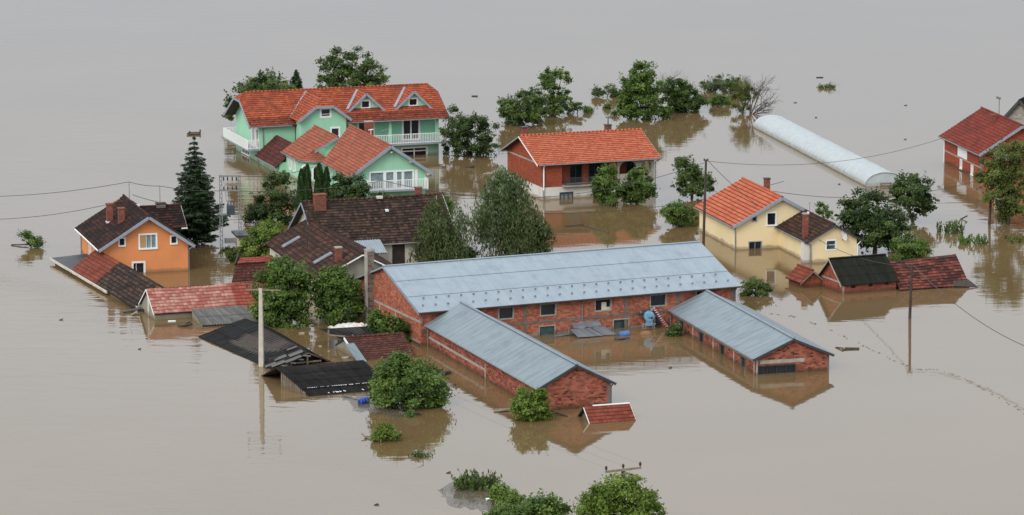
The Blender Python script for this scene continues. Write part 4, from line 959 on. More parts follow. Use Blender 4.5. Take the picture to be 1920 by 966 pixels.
    mb.build('low_roof', [M['tile_maroon'], M['soffit']], T); gutter(T, (-19.5, .0, .7), (-19.5, -7.9, .7)); downpipe(T, [(-19.45, -.15, .7), (-19.1, -.15, .5), (-19.1, -.15, -.5)])
    # ---- front wing, turned a degree; its own sub-frame is folded into these coordinates
    o2 = at(798.5, 378) - o; a_ = math.radians(-19); off = Vector((o2.x * math.cos(a_) - o2.y * math.sin(a_), o2.x * math.sin(a_) + o2.y * math.cos(a_), 0))
    ca, sa = math.cos(math.radians(-1)), math.sin(math.radians(-1))
    def L2(u, v, z=None):
        x, y = off.x + u * ca - v * sa, off.y + u * sa + v * ca
        return (x, y) if z is None else (x, y, z)
    fze, fzr, fL, fW = 2.98, 5.5, 14.0, 7.0
    ff = Wall(L2(-fW, 0), L2(0, 0)); fl = Wall(L2(-fW, 9.6), L2(-fW, 0)); fR = Wall(L2(0, 0), L2(0, fL)); fb = Wall(L2(0, fL), L2(-3.4, 13.6)); fb2 = Wall(L2(-3.4, 13.6), L2(-fW, 9.6)); t2 = [(0, fze), (3.5, fzr - .16), (7.0, fze)]
    mb = MB(); ff.panel(mb, t2, [(1.6, 2.9, 1.42, 3.0), (3.1, 3.9, 1.42, 3.0), (4.15, 4.7, 1.42, 3.0), (4.85, 5.75, 1.42, 3.0), (4.45, 5.9, -.4, .52)]); fl.panel(mb, fze); fR.panel(mb, fze); fb.panel(mb, [(0, fze), (fb.L, fzr - .2)]); fb2.panel(mb, [(0, fzr - .2), (fb2.L, fze - .1)]); mb.build('front_wall', M['green'], T)
    for h in ((1.6, 2.9), (3.1, 3.9), (4.15, 4.7), (4.85, 5.75)): window(T, ff, h[0], h[1], 1.42, 3.0, .11, 'white', 'glass_pale', (), (), name='balcony_door')
    mb = MB(); ff.box(mb, 5.95, 6.2, -.002, .035, 1.42, 3.08); mb.build('door_surround', M['white'], T)
    window(T, ff, 4.45, 5.9, -.4, .52, .12, 'white', 'glass_pale', (.5,), name='cellar_window')
    mb = MB(); ff.box(mb, 1.2, 6.95, 0.005, 1.05, 1.26, 1.4); mb.build('balcony_slab', M['grey_trim'], T)
    railing(T, [tuple(ff.P(1.25, .1, 0))[:2], tuple(ff.P(1.25, 1.0, 0))[:2], tuple(ff.P(6.9, 1.0, 0))[:2], tuple(ff.P(6.9, .1, 0))[:2]], 1.4, 2.36, .17, 'white', .115)
    mb = MB(); z0 = fze - .28
    slope(mb, L2(-7.6, 9.3, z0), L2(-7.6, -.5, z0), L2(-3.5, -.5, fzr), L2(-3.5, fL, fzr), 'tile', tw=.32, th=.4, seed=71); slope(mb, L2(.6, -.5, z0), L2(.6, fL, z0), L2(-3.5, fL, fzr), L2(-3.5, -.5, fzr), 'tile', tw=.32, th=.4, seed=72)
    for i in range(36):
        y0 = -.5 + 14.5 * i / 36; mb.tube(L2(-3.5, y0, fzr + .02), L2(-3.5, y0 + .41, fzr + .03), .1, .11, 7)
    fr_ = mb.build('front_roof', [M['tile_front'], M['soffit']], T)
    mb = MB(); mb.bar(L2(-7.6, -.54, z0 - .07), L2(-3.5, -.54, fzr - .07), .06, .28); mb.bar(L2(.6, -.54, z0 - .07), L2(-3.5, -.54, fzr - .07), .06, .28); mb.build('bargeboard', M['grey_trim'], T)
    for (u, z) in ((-3.5, 4.95), (.1, 2.75), (-1.6, 3.95)):
        mb = MB(); x = L2(u, -.35); mb.box(x[0] - .1, x[0] + .1, x[1] - .2, x[1] + .25, z - .1, z + .02); mb.build('purlin_end', M['cream'], T)
    gutter(T, L2(.68, -.4, z0 - .04), L2(.68, fL, z0 - .04)); gutter(T, L2(-7.68, -.4, z0 - .04), L2(-7.68, 9.2, z0 - .04))
    downpipe(T, [L2(.62, -.35, z0 - .08), L2(.08, -.02, z0 - .4), L2(.06, -.02, -.5)])
    x = L2(-1.9, 12.8); chimney(T, x[0], x[1], 4.0, 5.9, .75, .6)
    mb = MB(); p = L2(-3.2, 7.5, fzr); mb.tube(p, (p[0], p[1], p[2] + .5), .03, .03, 5); mb.tube((p[0] - .25, p[1], p[2] + .4), (p[0] + .25, p[1], p[2] + .45), .05, .05, 5); mb.build('wire_bracket', M['white'], T)
    p = L2(-1.2, 9.5, fzr - 1.5); mb = MB(); mb.tube(p, (p[0] + .1, p[1], p[2] + 1.7), .025, .025, 5); mb.tube((p[0] - .5, p[1], p[2] + 1.4), (p[0] + .6, p[1], p[2] + 1.75), .03, .02, 5)
    for q in range(4): mb.tube((p[0] - .4 + q * .27, p[1] - .3, p[2] + 1.42 + q * .08), (p[0] - .4 + q * .27, p[1] + .3, p[2] + 1.42 + q * .08), .015, .015, 4)
    mb.build('aerial', M['steel'], T)
green_house()

# ------------------------------------------------------------------ two old dark-roofed houses
def brown_house():
    o = at(770, 492); T = thing('brown_house', o, 19.5, 'old house with a long weathered brown roof and big brick chimney at its gable', 'house')
    ze, zr, u0, u1, v0, v1 = 2.3, 5.35, -8.4, 3.3, -1.75, 6.55; vm = 2.4
    fr = Wall((u0, v0), (u1, v0)); lf = Wall((u0, v1), (u0, v0)); rt = Wall((u1, v0), (u1, v1)); X = lambda u: u - u0
    top = [(0, ze), (4.15, zr - .15), (8.3, ze)]; mb = MB()
    fr.panel(mb, ze, [(X(-2.15), X(-1.15), -.6, 2.0), (X(-4.2), X(-3.4), .5, 1.5)]); lf.panel(mb, top); rt.panel(mb, top); Wall((u1, v1), (u0, v1)).panel(mb, ze); mb.build('wall', M['cream'], T)
    window(T, fr, X(-2.15), X(-1.15), -.6, 2.0, .06, 'plank_dark', 'plank_dark', name='door', pane_name='door_leaf'); window(T, fr, X(-4.2), X(-3.4), .5, 1.5, .09, 'white', 'glass', (.5,), sill=True)
    r = gable_roof(T, 'x', u0 - .6, u1 + .35, v0 - .4, v1 + .4, ze - .2, zr, 'tile_mixed', 'tile', 'soffit', tw=.27, th=.33, sag=.05)
    rakes(T, 'x', u0 - .62, v0 - .4, v1 + .4, ze - .26, zr - .05, 'grey_trim', .16, .05); rakes(T, 'x', u1 + .37, v0 - .4, v1 + .4, ze - .26, zr - .05, 'white', .14, .05)
    gutter(T, (u0 - .5, v0 - .47, ze - .22), (u1 + .3, v0 - .47, ze - .22))
    c = chimney(T, -7.55, 1.75, 4.2, 6.0, 1.0, .6, cap='chimney_brick'); mb = MB(); mb.box(-8.1, -7.0, 1.38, 2.0, 4.5, 4.62); mb.build('flashing', M['whitewall'], c)
    chimney(T, 1.6, 2.7, 4.8, 5.95, .5, cap='chimney_brick')
    mb = MB(); mb.box(-1.9, -1.65, .9, 1.3, 4.35, 4.52); mb.build('roof_vent', M['white'], T); mb = MB(); mb.box(-2.3, -1.8, 2.1, 2.5, 5.3, 5.5); mb.build('ridge_patch', M['cream'], T)
    mb = MB(); mb.tube((-1.7, 2.4, 5.3), (-1.7, 2.4, 6.9), .035, .03, 6); mb.tube((-1.85, 2.4, 6.8), (-1.55, 2.4, 6.8), .03, .03, 5); mb.build('service_mast', M['steel'], T)
    # corrugated lean-to sheet by the front
    mb = MB(); slope(mb, (-6.3, -4.9, 1.9), (-3.72, -5.15, 1.9), (-3.45, -2.22, 2.58), (-6.4, -2.25, 2.58), 'corr', tw=.22, th=3, amp=.03, thick=.03); mb.build('canopy', [M['metal'], M['dark_trim']], T)
brown_house()
def hip_house():
    o = at(656, 560); T = thing('old_house', o, -73, 'old house with a mossy brown roof, two skylights and a small chimney', 'house')
    u0, u1, vm, v0, v1, ze, zr = -15.6, 1.5, .6, -2.95, 4.15, 2.2, 4.0
    W_ = [Wall((u0, v0), (u1, v0)), Wall((u1, v0), (u1, v1)), Wall((u1, v1), (u0, v1)), Wall((u0, v1), (u0, v0))]; top = [(0, ze), (3.55, zr - .12), (7.1, ze)]
    mb = MB(); W_[0].panel(mb, ze); W_[2].panel(mb, ze); W_[3].panel(mb, top); mb.build('wall', M['cream'], T)
    mb = MB(); W_[1].panel(mb, top); mb.build('gable_wall', M['greywall'], T)
    r = gable_roof(T, 'x', u0 - .6, u1 + .45, v0 - .35, v1 + .35, ze - .18, zr, 'tile_hip', 'tile', 'soffit', tw=.42, th=.46, sag=.04, amp=.03)
    rakes(T, 'x', u0 - .62, v0 - .35, v1 + .35, ze - .24, zr - .04, 'greywall', .16, .05); rakes(T, 'x', u1 + .47, v0 - .35, v1 + .35, ze - .24, zr - .04, 'white', .1, .05)
    sl_ = (zr - ze + .18) / 3.9
    for (u, v) in ((-11.9, -2.0), (-2.6, -1.6)):
        a = v - .75; mb = MB(); z = lambda y: ze - .18 + (y - v0 + .35) * sl_ + .06
        mb.hexa([(u - .35, a, z(a)), (u + .35, a, z(a)), (u + .35, a + 1.5, z(a + 1.5)), (u - .35, a + 1.5, z(a + 1.5)), (u - .35, a, z(a) + .1), (u + .35, a, z(a) + .1), (u + .35, a + 1.5, z(a + 1.5) + .1), (u - .35, a + 1.5, z(a + 1.5) + .1)])
        s_ = mb.build('skylight', M['steel'], r); mb = MB(); mb.hexa([(u - .28, a + .35, z(a + .35) + .09), (u + .28, a + .35, z(a + .35) + .09), (u + .28, a + 1.4, z(a + 1.4) + .09), (u - .28, a + 1.4, z(a + 1.4) + .09), (u - .28, a + .35, z(a + .35) + .115), (u + .28, a + .35, z(a + .35) + .115), (u + .28, a + 1.4, z(a + 1.4) + .115), (u - .28, a + 1.4, z(a + 1.4) + .115)])
        mb.build('skylight_cover', M['zinc'], T)
    chimney(T, .1, -.95, 2.8, 4.25, .5, .5)
    mb = MB(); mb.tube((-6.6, -1.9, 2.9), (-6.6, -1.9, 6.2), .06, .05, 6); mb.build('vent_pipe', M['plank_dark'], T)
hip_house()

# tall block chimney between the old house and the barn
t = thing('block_chimney', at(693.5, 606), 25, 'tall square chimney of grey blocks standing free by the barn gable', 'chimney')
mb = MB(); mb.box(-.28, .28, -.28, .28, -1.5, 5.75); mb.build('shaft', M['block'], t); mb = MB(); mb.box(-.33, .33, -.33, .33, 5.75, 5.9); mb.box(-.2, .2, -.2, .2, 5.9, 5.98); mb.build('cap', M['concrete'], t)
mb = MB(); mb.box(-.30, -.281, -.3, .3, -1.4, 5.74); mb.build('render_face', M['concrete'], t)

# ------------------------------------------------------------------ half-sunken outbuildings in front
def long_shed():
    a, b = at(90 + 80 / 6.04, 460 + 200 / 6.04), at(90 + 650 / 6.04, 460 + 530 / 6.04); th = math.degrees(math.atan2(b.y - a.y, b.x - a.x))
    T = thing('tiled_shed', a, th, 'long flooded shed with half clean, half blackened red tiles and a flat felt porch end', 'shed')
    w = Wall((0, 0), (23.2, 0)); mb = MB(); w.panel(mb, .34); Wall((0, 4.6), (0, 0)).panel(mb, .3); Wall((23.0, 0), (22.0, 4.4)).panel(mb, [(0, .3), (2.2, 1.6), (4.5, .3)]); mb.build('wall', M['cream'], T)
    mb = MB(); mb.hexa([(-.2, -.32, .3), (6.2, -.3, .3), (4.2, 3.0, .4), (-.6, 3.0, .4), (-.2, -.32, .42), (6.2, -.3, .42), (4.2, 3.0, .5), (-.6, 3.0, .5)]); mb.build('flat_roof', M['felt'], T)
    mb = MB(); mb.bar((-.2, -.38, .34), (16.2, -.38, .28), .08, .22); mb.build('fascia', M['cream'], T)
    mk = lambda: MB()
    f = lambda s: ((5.5 + s * 17.4), (4.7 + s * 16.6))
    s1 = .40; e0, r0 = f(0); em, rm = f(s1); e1, r1 = f(1)
    m1 = MB(); slope(m1, (e0, -.25, .36), (em, -.25, .36), (rm, 2.25, 1.82), (r0, 2.25, 1.82), 'tile', tw=.36, th=.38, seed=5, sag=.02)
    m2 = MB(); slope(m2, (em, -.25, .36), (e1, -.25, .18), (r1, 2.25, 1.66), (rm, 2.25, 1.82), 'tile', tw=.42, th=.42, seed=6, sag=.05, amp=.035, step=.05)
    slope(m2, (r1 + 1.2, 4.7, .2), (r0, 4.7, .3), (r0, 2.25, 1.82), (r1, 2.25, 1.66), 'tile', tw=.42, th=.42, seed=8, sag=.05)
    m1.build('roof', [M['tile_red'], M['soffit']], T); m2.build('roof', [M['tile_mixed'], M['soffit']], T)['label'] = 'blackened, broken half of the roof'
    mb = MB(); mb.tube((6.3, -.42, .3), (6.3, -.42, -.6), .04, .04, 6); mb.build('downpipe', M['plank_dark'], T)
long_shed()
def pink_shed():
    o = at(291.3, 600); T = thing('pink_tiled_shed', o, 20, 'grey flooded shed with a faded pink tiled gable roof', 'shed'); L, Wd, ze, zr = 9.6, 4.4, .62, 2.12
    top = [(0, ze), (Wd / 2, zr - .08), (Wd, ze)]; mb = MB(); Wall((0, 0), (L, 0)).panel(mb, ze); Wall((0, Wd), (0, 0)).panel(mb, top); Wall((L, 0), (L, Wd)).panel(mb, top); Wall((L, Wd), (0, Wd)).panel(mb, ze); mb.build('wall', M['greywall'], T)
    w = Wall((0, Wd), (0, 0)); mb = MB(); w.box(mb, Wd / 2 - .1, Wd / 2 + .35, -.01, .03, -1, 1.55); mb.build('door_board', M['cream'], T)
    m1, m2 = MB(), MB(); k = dict(tw=.33, th=.36, sag=.03)
    slope(m1, (-.15, -.22, ze - .1), (6.7, -.22, ze - .1), (6.7, Wd / 2, zr), (-.15, Wd / 2, zr), 'tile', seed=1, **k); slope(m2, (6.7, -.22, ze - .1), (L + .3, -.22, ze - .1), (L + .3, Wd / 2, zr), (6.7, Wd / 2, zr), 'tile', seed=2, **k)
    slope(m1, (L + .3, Wd + .22, ze - .1), (-.15, Wd + .22, ze - .1), (-.15, Wd / 2, zr), (L + .3, Wd / 2, zr), 'tile', seed=3, **k)
    m1.build('roof', [M['tile_pink'], M['soffit']], T); m2.build('roof', [M['tile_crimson'], M['soffit']], T)['label'] = 'fresh crimson end of the roof'
    rakes(T, 'x', -.17, -.22, Wd + .22, ze - .14, zr - .03, 'white', .1, .04)
    T2 = thing('lean_to_sheet', o, 20, 'grey corrugated lean-to roof resting on the pink tiled shed', 'lean-to')
    mb = MB(); slope(mb, (2.75, -4.1, .12), (7.95, -3.9, .02), (7.2, -.35, .75), (2.9, -.35, .75), 'corr', tw=.24, th=2.2, amp=.035, thick=.05); mb.build('corrugated_roof', [M['corr_grey'], M['plank_dark']], T2)
    mb = MB(); mb.hexa([(2.86, -.5, -.6), (2.9, -.5, -.6), (2.82, -3.9, -.6), (2.74, -3.9, -.6), (2.86, -.5, .62), (2.9, -.5, .62), (2.82, -3.9, .06), (2.74, -3.9, .06)]); mb.build('side_wall', M['greywall'], T2)
pink_shed()
def black_shed():
    o = at(370 + 60 / 6.9, 560 + 530 / 6.9); T = thing('black_roofed_shed', o, -63.3, 'black sheet-roofed shed with a broken open end, right beside the concrete pole', 'shed')
    mb = MB(); slope(mb, (-1.0, .1, .05), (12.9, .35, .05), (12.7, 3.35, 1.12), (-1.2, 4.1, 1.1), 'corr', tw=.5, th=1.2, amp=.014, thick=.06, sag=.05); slope(mb, (12.0, 5.6, -.1), (-1.5, 6.6, -.1), (-1.2, 4.1, 1.1), (12.7, 3.35, 1.12), 'corr', tw=.5, th=1.2, amp=.014, thick=.06, sag=.05, seed=4)
    mb.build('roof', [M['corr_black'], M['plank_dark']], T)
    mb = MB()
    for i, (u, v, du, dv) in enumerate(((12.0, 2.6, 1.6, .5), (11.4, 1.6, 1.4, .45), (12.4, 1.0, 1.5, .5), (10.6, 2.9, .9, .35), (12.9, 2.0, 1.2, .6), (11.9, .6, 1.3, .4))):
        z = .05 + (v - .3) / 3.1 * 1.07 + .07; mb.bar((u, v - dv, z - dv * .34), (u + .2, v + dv, z + dv * .34), du * .5, .04)
    for i in range(5): mb.bar((12.9 + i * .03, .6 + i * .55, .1 + i * .2), (13.5 - i * .05, .9 + i * .6, .05 + i * .2), .35, .04)
    mb.build('loose_sheet', M['corr_grey'], T)
    mb = MB(); mb.bar((12.8, .3, -.2), (12.6, 3.35, 1.0), .1, .14); mb.bar((12.6, 3.35, 1.0), (12.0, 5.3, .1), .1, .14); mb.bar((12.5, .8, .25), (12.2, 4.6, .2), .1, .1); mb.bar((12.5, 2.0, -.3), (12.5, 2.0, .55), .12, .12); mb.bar((12.4, 3.4, -.3), (12.4, 3.4, 1.0), .12, .12); mb.build('rafter', M['plank'], T)
    mb = MB(); mb.box(11.2, 11.4, .8, 4.6, -1, .55); mb.build('back_boards', M['plank_dark'], T)
black_shed()
def plank_shed():
    o = at(576.2, 743.2); T = thing('plank_gable_shed', o, 22, 'black corrugated shed roof with a pale plank gable and a torn white strip', 'shed')
    mb = MB(); slope(mb, (-.05, .9, .33), (6.3, .9, .33), (5.9, 4.5, 1.3), (-.85, 4.5, 1.3), 'corr', tw=.17, th=1.3, amp=.035, thick=.05, sag=.03); slope(mb, (.1, -.5, -.12), (6.3, -.5, -.12), (6.3, .95, .3), (.0, .95, .3), 'corr', tw=.17, th=2, amp=.035, thick=.05, seed=3); slope(mb, (5.9, 8.2, -.1), (-.85, 8.2, -.1), (-.85, 4.5, 1.3), (5.9, 4.5, 1.3), 'corr', tw=.17, th=1.3, amp=.035, thick=.05, seed=5)
    mb.build('roof', [M['corr_black'], M['plank_dark']], T)
    mb = MB(); rng = random.Random(4)
    for i in range(17):
        v = .5 + i * .22; u = -.05 - .7 * max(0, v - .9) / 3.6 + .06; z = .22 + max(0, v - .9) * .27 - .04; mb.bar((u, v, -.8), (u + rng.uniform(-.02, .02), v, z), .03, .16, 0, (0, 1, 0))
    mb.build('plank_wall', M['plank'], T)
    mb = MB(); rng = random.Random(8)
    for i in range(36):
        u = .15 + i * .168; w_ = rng.uniform(.03, .1) if i < 22 else rng.uniform(.015, .05); (mb.box(u, u + .13, .98 - w_ * .8, 1.0, .38, .405) if rng.random() < .8 else None)
    for i in range(9): u = 1.3 + rng.random() * 3; mb.box(u, u + .08, -.1 + rng.random() * .3, .05 + rng.random() * .3, .12, .14)
    mb.build('torn_strip', M['white'], T)
plank_shed()
def small_tiled():
    o = at(678.9, 676.2); T = thing('brown_tiled_shed', o, 20, 'small sunken shed with a dark brown-red tiled roof, blue sheet against its end', 'shed')
    mb = MB(); slope(mb, (-.1, -.15, -.05), (4.25, -.1, -.02), (4.2, 2.9, 1.22), (-.45, 2.9, 1.22), 'tile', tw=.27, th=.3, sag=.03); slope(mb, (4.2, 6, -.05), (-.45, 6, -.05), (-.45, 2.9, 1.22), (4.2, 2.9, 1.22), 'tile', tw=.3, th=.33, sag=.03, seed=5)
    for i in range(12): mb.tube((-.45 + i * .387, 2.9, 1.24), (-.05 + i * .387, 2.9, 1.25), .09, .1, 6)
    mb.build('roof', [M['tile_small'], M['soffit']], T)
    mb = MB(); mb.bar((-.5, 2.9, 1.18), (-.2, -.1, -.08), .06, .16); mb.build('bargeboard', M['white'], T)
    w = Wall((-.42, 5.5), (-.2, 0)); mb = MB(); w.panel(mb, [(0, .1), (2.6, 1.1), (5.5, 0)]); mb.build('wall', M['greywall'], T)
    mb = MB(); slope(mb, (-.55, -.6, .03), (.15, -.75, .03), (-.1, 1.6, 1.05), (-.85, 1.6, 1.0), 'corr', tw=.2, th=4, amp=.03, thick=.03)
    s_ = thing('metal_sheet', o, 20, 'blue-grey corrugated sheet propped on the small brown-red tiled shed', 'metal sheet'); mb.build('sheet', [M['metal2'], M['dark_trim']], s_)
    # lean-to wreck behind it
    o2 = at(640, 655); t2 = thing('wrecked_lean_to', o2, 20, 'wrecked lean-to with a black roof and tarpaulin wall left of the brown-red tiled shed', 'lean-to')
    mb = MB(); slope(mb, (.1, .1, .75), (3.3, .5, .65), (3.3, 3.1, 1.0), (-.7, 3.1, 1.05), 'corr', tw=.3, th=2, amp=.02, thick=.05, sag=.04); mb.build('roof', [M['corr_black'], M['plank_dark']], t2)
    mb = MB(); a, b = (-.55, .9), (.95, .35); n_ = 10
    for i in range(n_):
        s0, s1 = i / n_, (i + 1) / n_; p = lambda s: (a[0] + (b[0] - a[0]) * s + .06 * math.sin(s * 22), a[1] + (b[1] - a[1]) * s + .10 * math.sin(s * 17)); mb.face([(*p(s0), -.4), (*p(s1), -.4), (*p(s1), .72 - .12 * math.sin(s1 * 4)), (*p(s0), .72 - .12 * math.sin(s0 * 4))], [(0, 0)] * 4)
    mb.build('tarpaulin', M['zinc'], t2); mb = MB(); mb.bar((-.7, 1.0, -.6), (-.7, 1.0, 1.35), .1, .1); mb.bar((1.0, .3, -.6), (1.0, .3, 1.0), .1, .1); mb.bar((-.8, .9, 1.0), (1.1, .2, .8), .08, .1); mb.build('post', M['plank'], t2)
    # crumpled white sheeting on the rear
    o3 = at(650, 632); t3 = thing('white_sheeting', o3, 20, 'crumpled off-white sheeting heaped behind the wrecked lean-to', 'tarpaulin'); rng = random.Random(3); mb = MB(); g = {}
    for i in range(15):
        for j in range(8):
            u = -.6 + i * .24; v = j * .45; e = min(i, 14 - i, 5) / 5; g[i, j] = (u + rng.uniform(-.04, .04), v, max(-.1, .2 + .4 * e * (.5 + .5 * math.sin(j / 7 * 3.1)) + .1 * math.sin(i * 1.9 + j) + rng.uniform(-.05, .05)))
    for i in range(14):
        for j in range(7): mb.face([g[i, j], g[i + 1, j], g[i + 1, j + 1], g[i, j + 1]], [(0, 0)] * 4)
    mb.build('sheeting', M['whitewall'], t3)
small_tiled()
def half_hidden_shed():
    o = at(434, 529); T = thing('ruined_tiled_roof', o, 20, 'small collapsing red and maroon tiled roof left of the leafy walnut trees', 'shed roof')
    mb = MB(); slope(mb, (0, 0, 0), (4.4, .1, .0), (4.2, 2.2, 1.1), (1.1, 2.2, 1.1), 'tile', tw=.42, th=.42, sag=.05, amp=.03); mb.build('roof', [M['tile_maroon'], M['soffit']], T)
    mb = MB(); slope(mb, (1.1, 2.0, 1.15), (4.5, 2.2, 1.15), (4.4, 3.0, 1.5), (1.6, 3.0, 1.45), 'tile', tw=.35, th=.4, sag=.04); mb.build('ridge_tiles', [M['tile_crimson'], M['soffit']], T)
    mb = MB(); Wall((.4, .6), (4.4, .6)).panel(mb, .1); Wall((4.4, 3), (1.3, 3)).panel(mb, 1.2); Wall((1.2, 3.0), (.4, .6)).panel(mb, [(0, 1.2), (2.5, .1)]); mb.build('wall', M['greywall'], T)
    mb = MB(); mb.bar((1.0, 2.3, 1.0), (1.5, 3.0, 1.75), .12, .3); mb.build('rafter', M['plank_dark'], T)
half_hidden_shed()
def brick_shed():
    o = at(1580.8, 551.5); T = thing('brick_shed', o, 22.5, 'small red brick shed with a black corrugated roof and three vent holes', 'shed'); L, Wd, ze, zr = 4.9, 4.0, .86, 2.62
    fr = Wall((0, 0), (L, 0)); top = [(0, ze), (Wd / 2, zr - .06), (Wd, ze)]; lf = Wall((0, Wd), (0, 0)); H = [(.72, 1.12, .42, .74), (2.35, 2.72, .42, .74), (3.85, 4.22, .46, .78)]
    mb = MB(); fr.panel(mb, ze, H, rev=.25); lf.panel(mb, top); Wall((L, 0), (L, Wd)).panel(mb, top); Wall((L, Wd), (0, Wd)).panel(mb, ze); mb.build('wall', M['brick_shed'], T)
    for h in H:
        mb = MB(); fr.box(mb, h[0] + .002, h[1] - .002, -.24, -.2, h[2] + .002, h[3] - .002); mb.build('vent_shutter', M['plank_dark'], T)
    mb = MB(); lf.box(mb, .02, Wd - .02, 0, .02, .80, .93); mb.build('ring_beam', M['concrete'], T); mb = MB(); fr.box(mb, -.022, .1, -.1, .022, -1, ze); mb.build('corner_post', M['concrete'], T)
    mb = MB(); slope(mb, (-.2, -.25, ze - .12), (L + .15, -.25, ze - .12), (L + .05, Wd / 2, zr), (-.3, Wd / 2, zr), 'corr', tw=.17, th=1.1, amp=.03, thick=.05); slope(mb, (L + .15, Wd + .25, ze - .12), (-.2, Wd + .25, ze - .12), (-.3, Wd / 2, zr), (L + .05, Wd / 2, zr), 'corr', tw=.17, th=1.1, amp=.03, thick=.05, seed=4); mb.bar((-.3, Wd / 2, zr + .04), (L + .05, Wd / 2, zr + .04), .3, .05); mb.build('roof', [M['corr_moss'], M['plank_dark']], T)
    rakes(T, 'x', -.33, -.25, Wd + .25, ze - .16, zr - .02, 'concrete', .1, .04)
    # brick porch at its left end
    mb = MB(); pw = Wall((-1.85, 3.75), (-.02, 3.75)); pw.panel(mb, [(0, .6), (.92, 1.3), (1.83, .6)]); Wall((-1.85, 6.2), (-1.85, 3.75)).panel(mb, .6); mb.build('porch_wall', M['brick_shed'], T)
    gable_roof(T, 'y', 3.5, 6.3, -2.15, .2, .45, 1.42, 'tile_red', 'tile', 'soffit', tw=.45, th=.42, name='porch_roof'); rakes(T, 'y', 3.48, -2.15, .2, .4, 1.4, 'plank', .1, .04)
    T2 = thing('sunken_tiled_roof', o, 22.5, 'patchy red tiled roof sunk to its eave with a curled dark corner, abutting the brick shed', 'shed roof')
    mb = MB(); slope(mb, (4.95, -.62, .1), (11.25, -1.0, .05), (11.75, 2.35, 2.12), (5.1, 2.15, 2.0), 'tile', tw=.42, th=.34, sag=.07, amp=.035, step=.05, seed=12); slope(mb, (11.6, 5.4, .1), (5.1, 5.2, .1), (5.1, 2.15, 2.0), (11.75, 2.35, 2.12), 'tile', tw=.42, th=.34, sag=.06, amp=.035, step=.05, seed=13); mb.build('roof', [M['tile_shed'], M['soffit']], T2)
    mb = MB(); slope(mb, (9.75, -1.0, .15), (11.6, -1.75, .05), (11.42, -.3, .5), (10.1, -.15, .55), 'flat', thick=.05); mb.build('felt_corner', [M['plank_dark'], M['plank_dark']], T2)
    mb = MB(); Wall((5.0, -.4), (11.0, -.4)).panel(mb, .05); Wall((11.2, -.3), (11.4, 5)).panel(mb, [(0, .1), (2.6, 1.95), (5.3, .1)]); mb.build('wall', M['brick_shed'], T2)
brick_shed()
def sunk_roof():
    o = at(1108.6, 794.2); T = thing('sunken_gable_roof', o, 18, 'little red tiled gable roof with white edges poking from the water by the low barn', 'shed roof')
    gable_roof(T, 'x', -.12, 3.25, -.12, 2.6, -.02, .93, 'tile_red', 'tile', 'soffit', tw=.33, th=.33, ridge=False)
    mb = MB(); mb.bar((.55, 1.24, .97), (3.25, 1.24, .97), .16, .06); mb.build('ridge_cap', M['white'], T); rakes(T, 'x', -.14, -.12, 2.6, -.04, .93, 'white', .07, .04, far='plank_dark'); rakes(T, 'x', 3.27, -.12, 2.6, -.04, .93, 'white', .07, .04)
    mb = MB(); Wall((.1, 2.4), (.1, 0)).panel(mb, [(0, 0), (1.2, .8), (2.4, 0)]); mb.build('gable_wall', M['concrete_dark'], T)
sunk_roof()
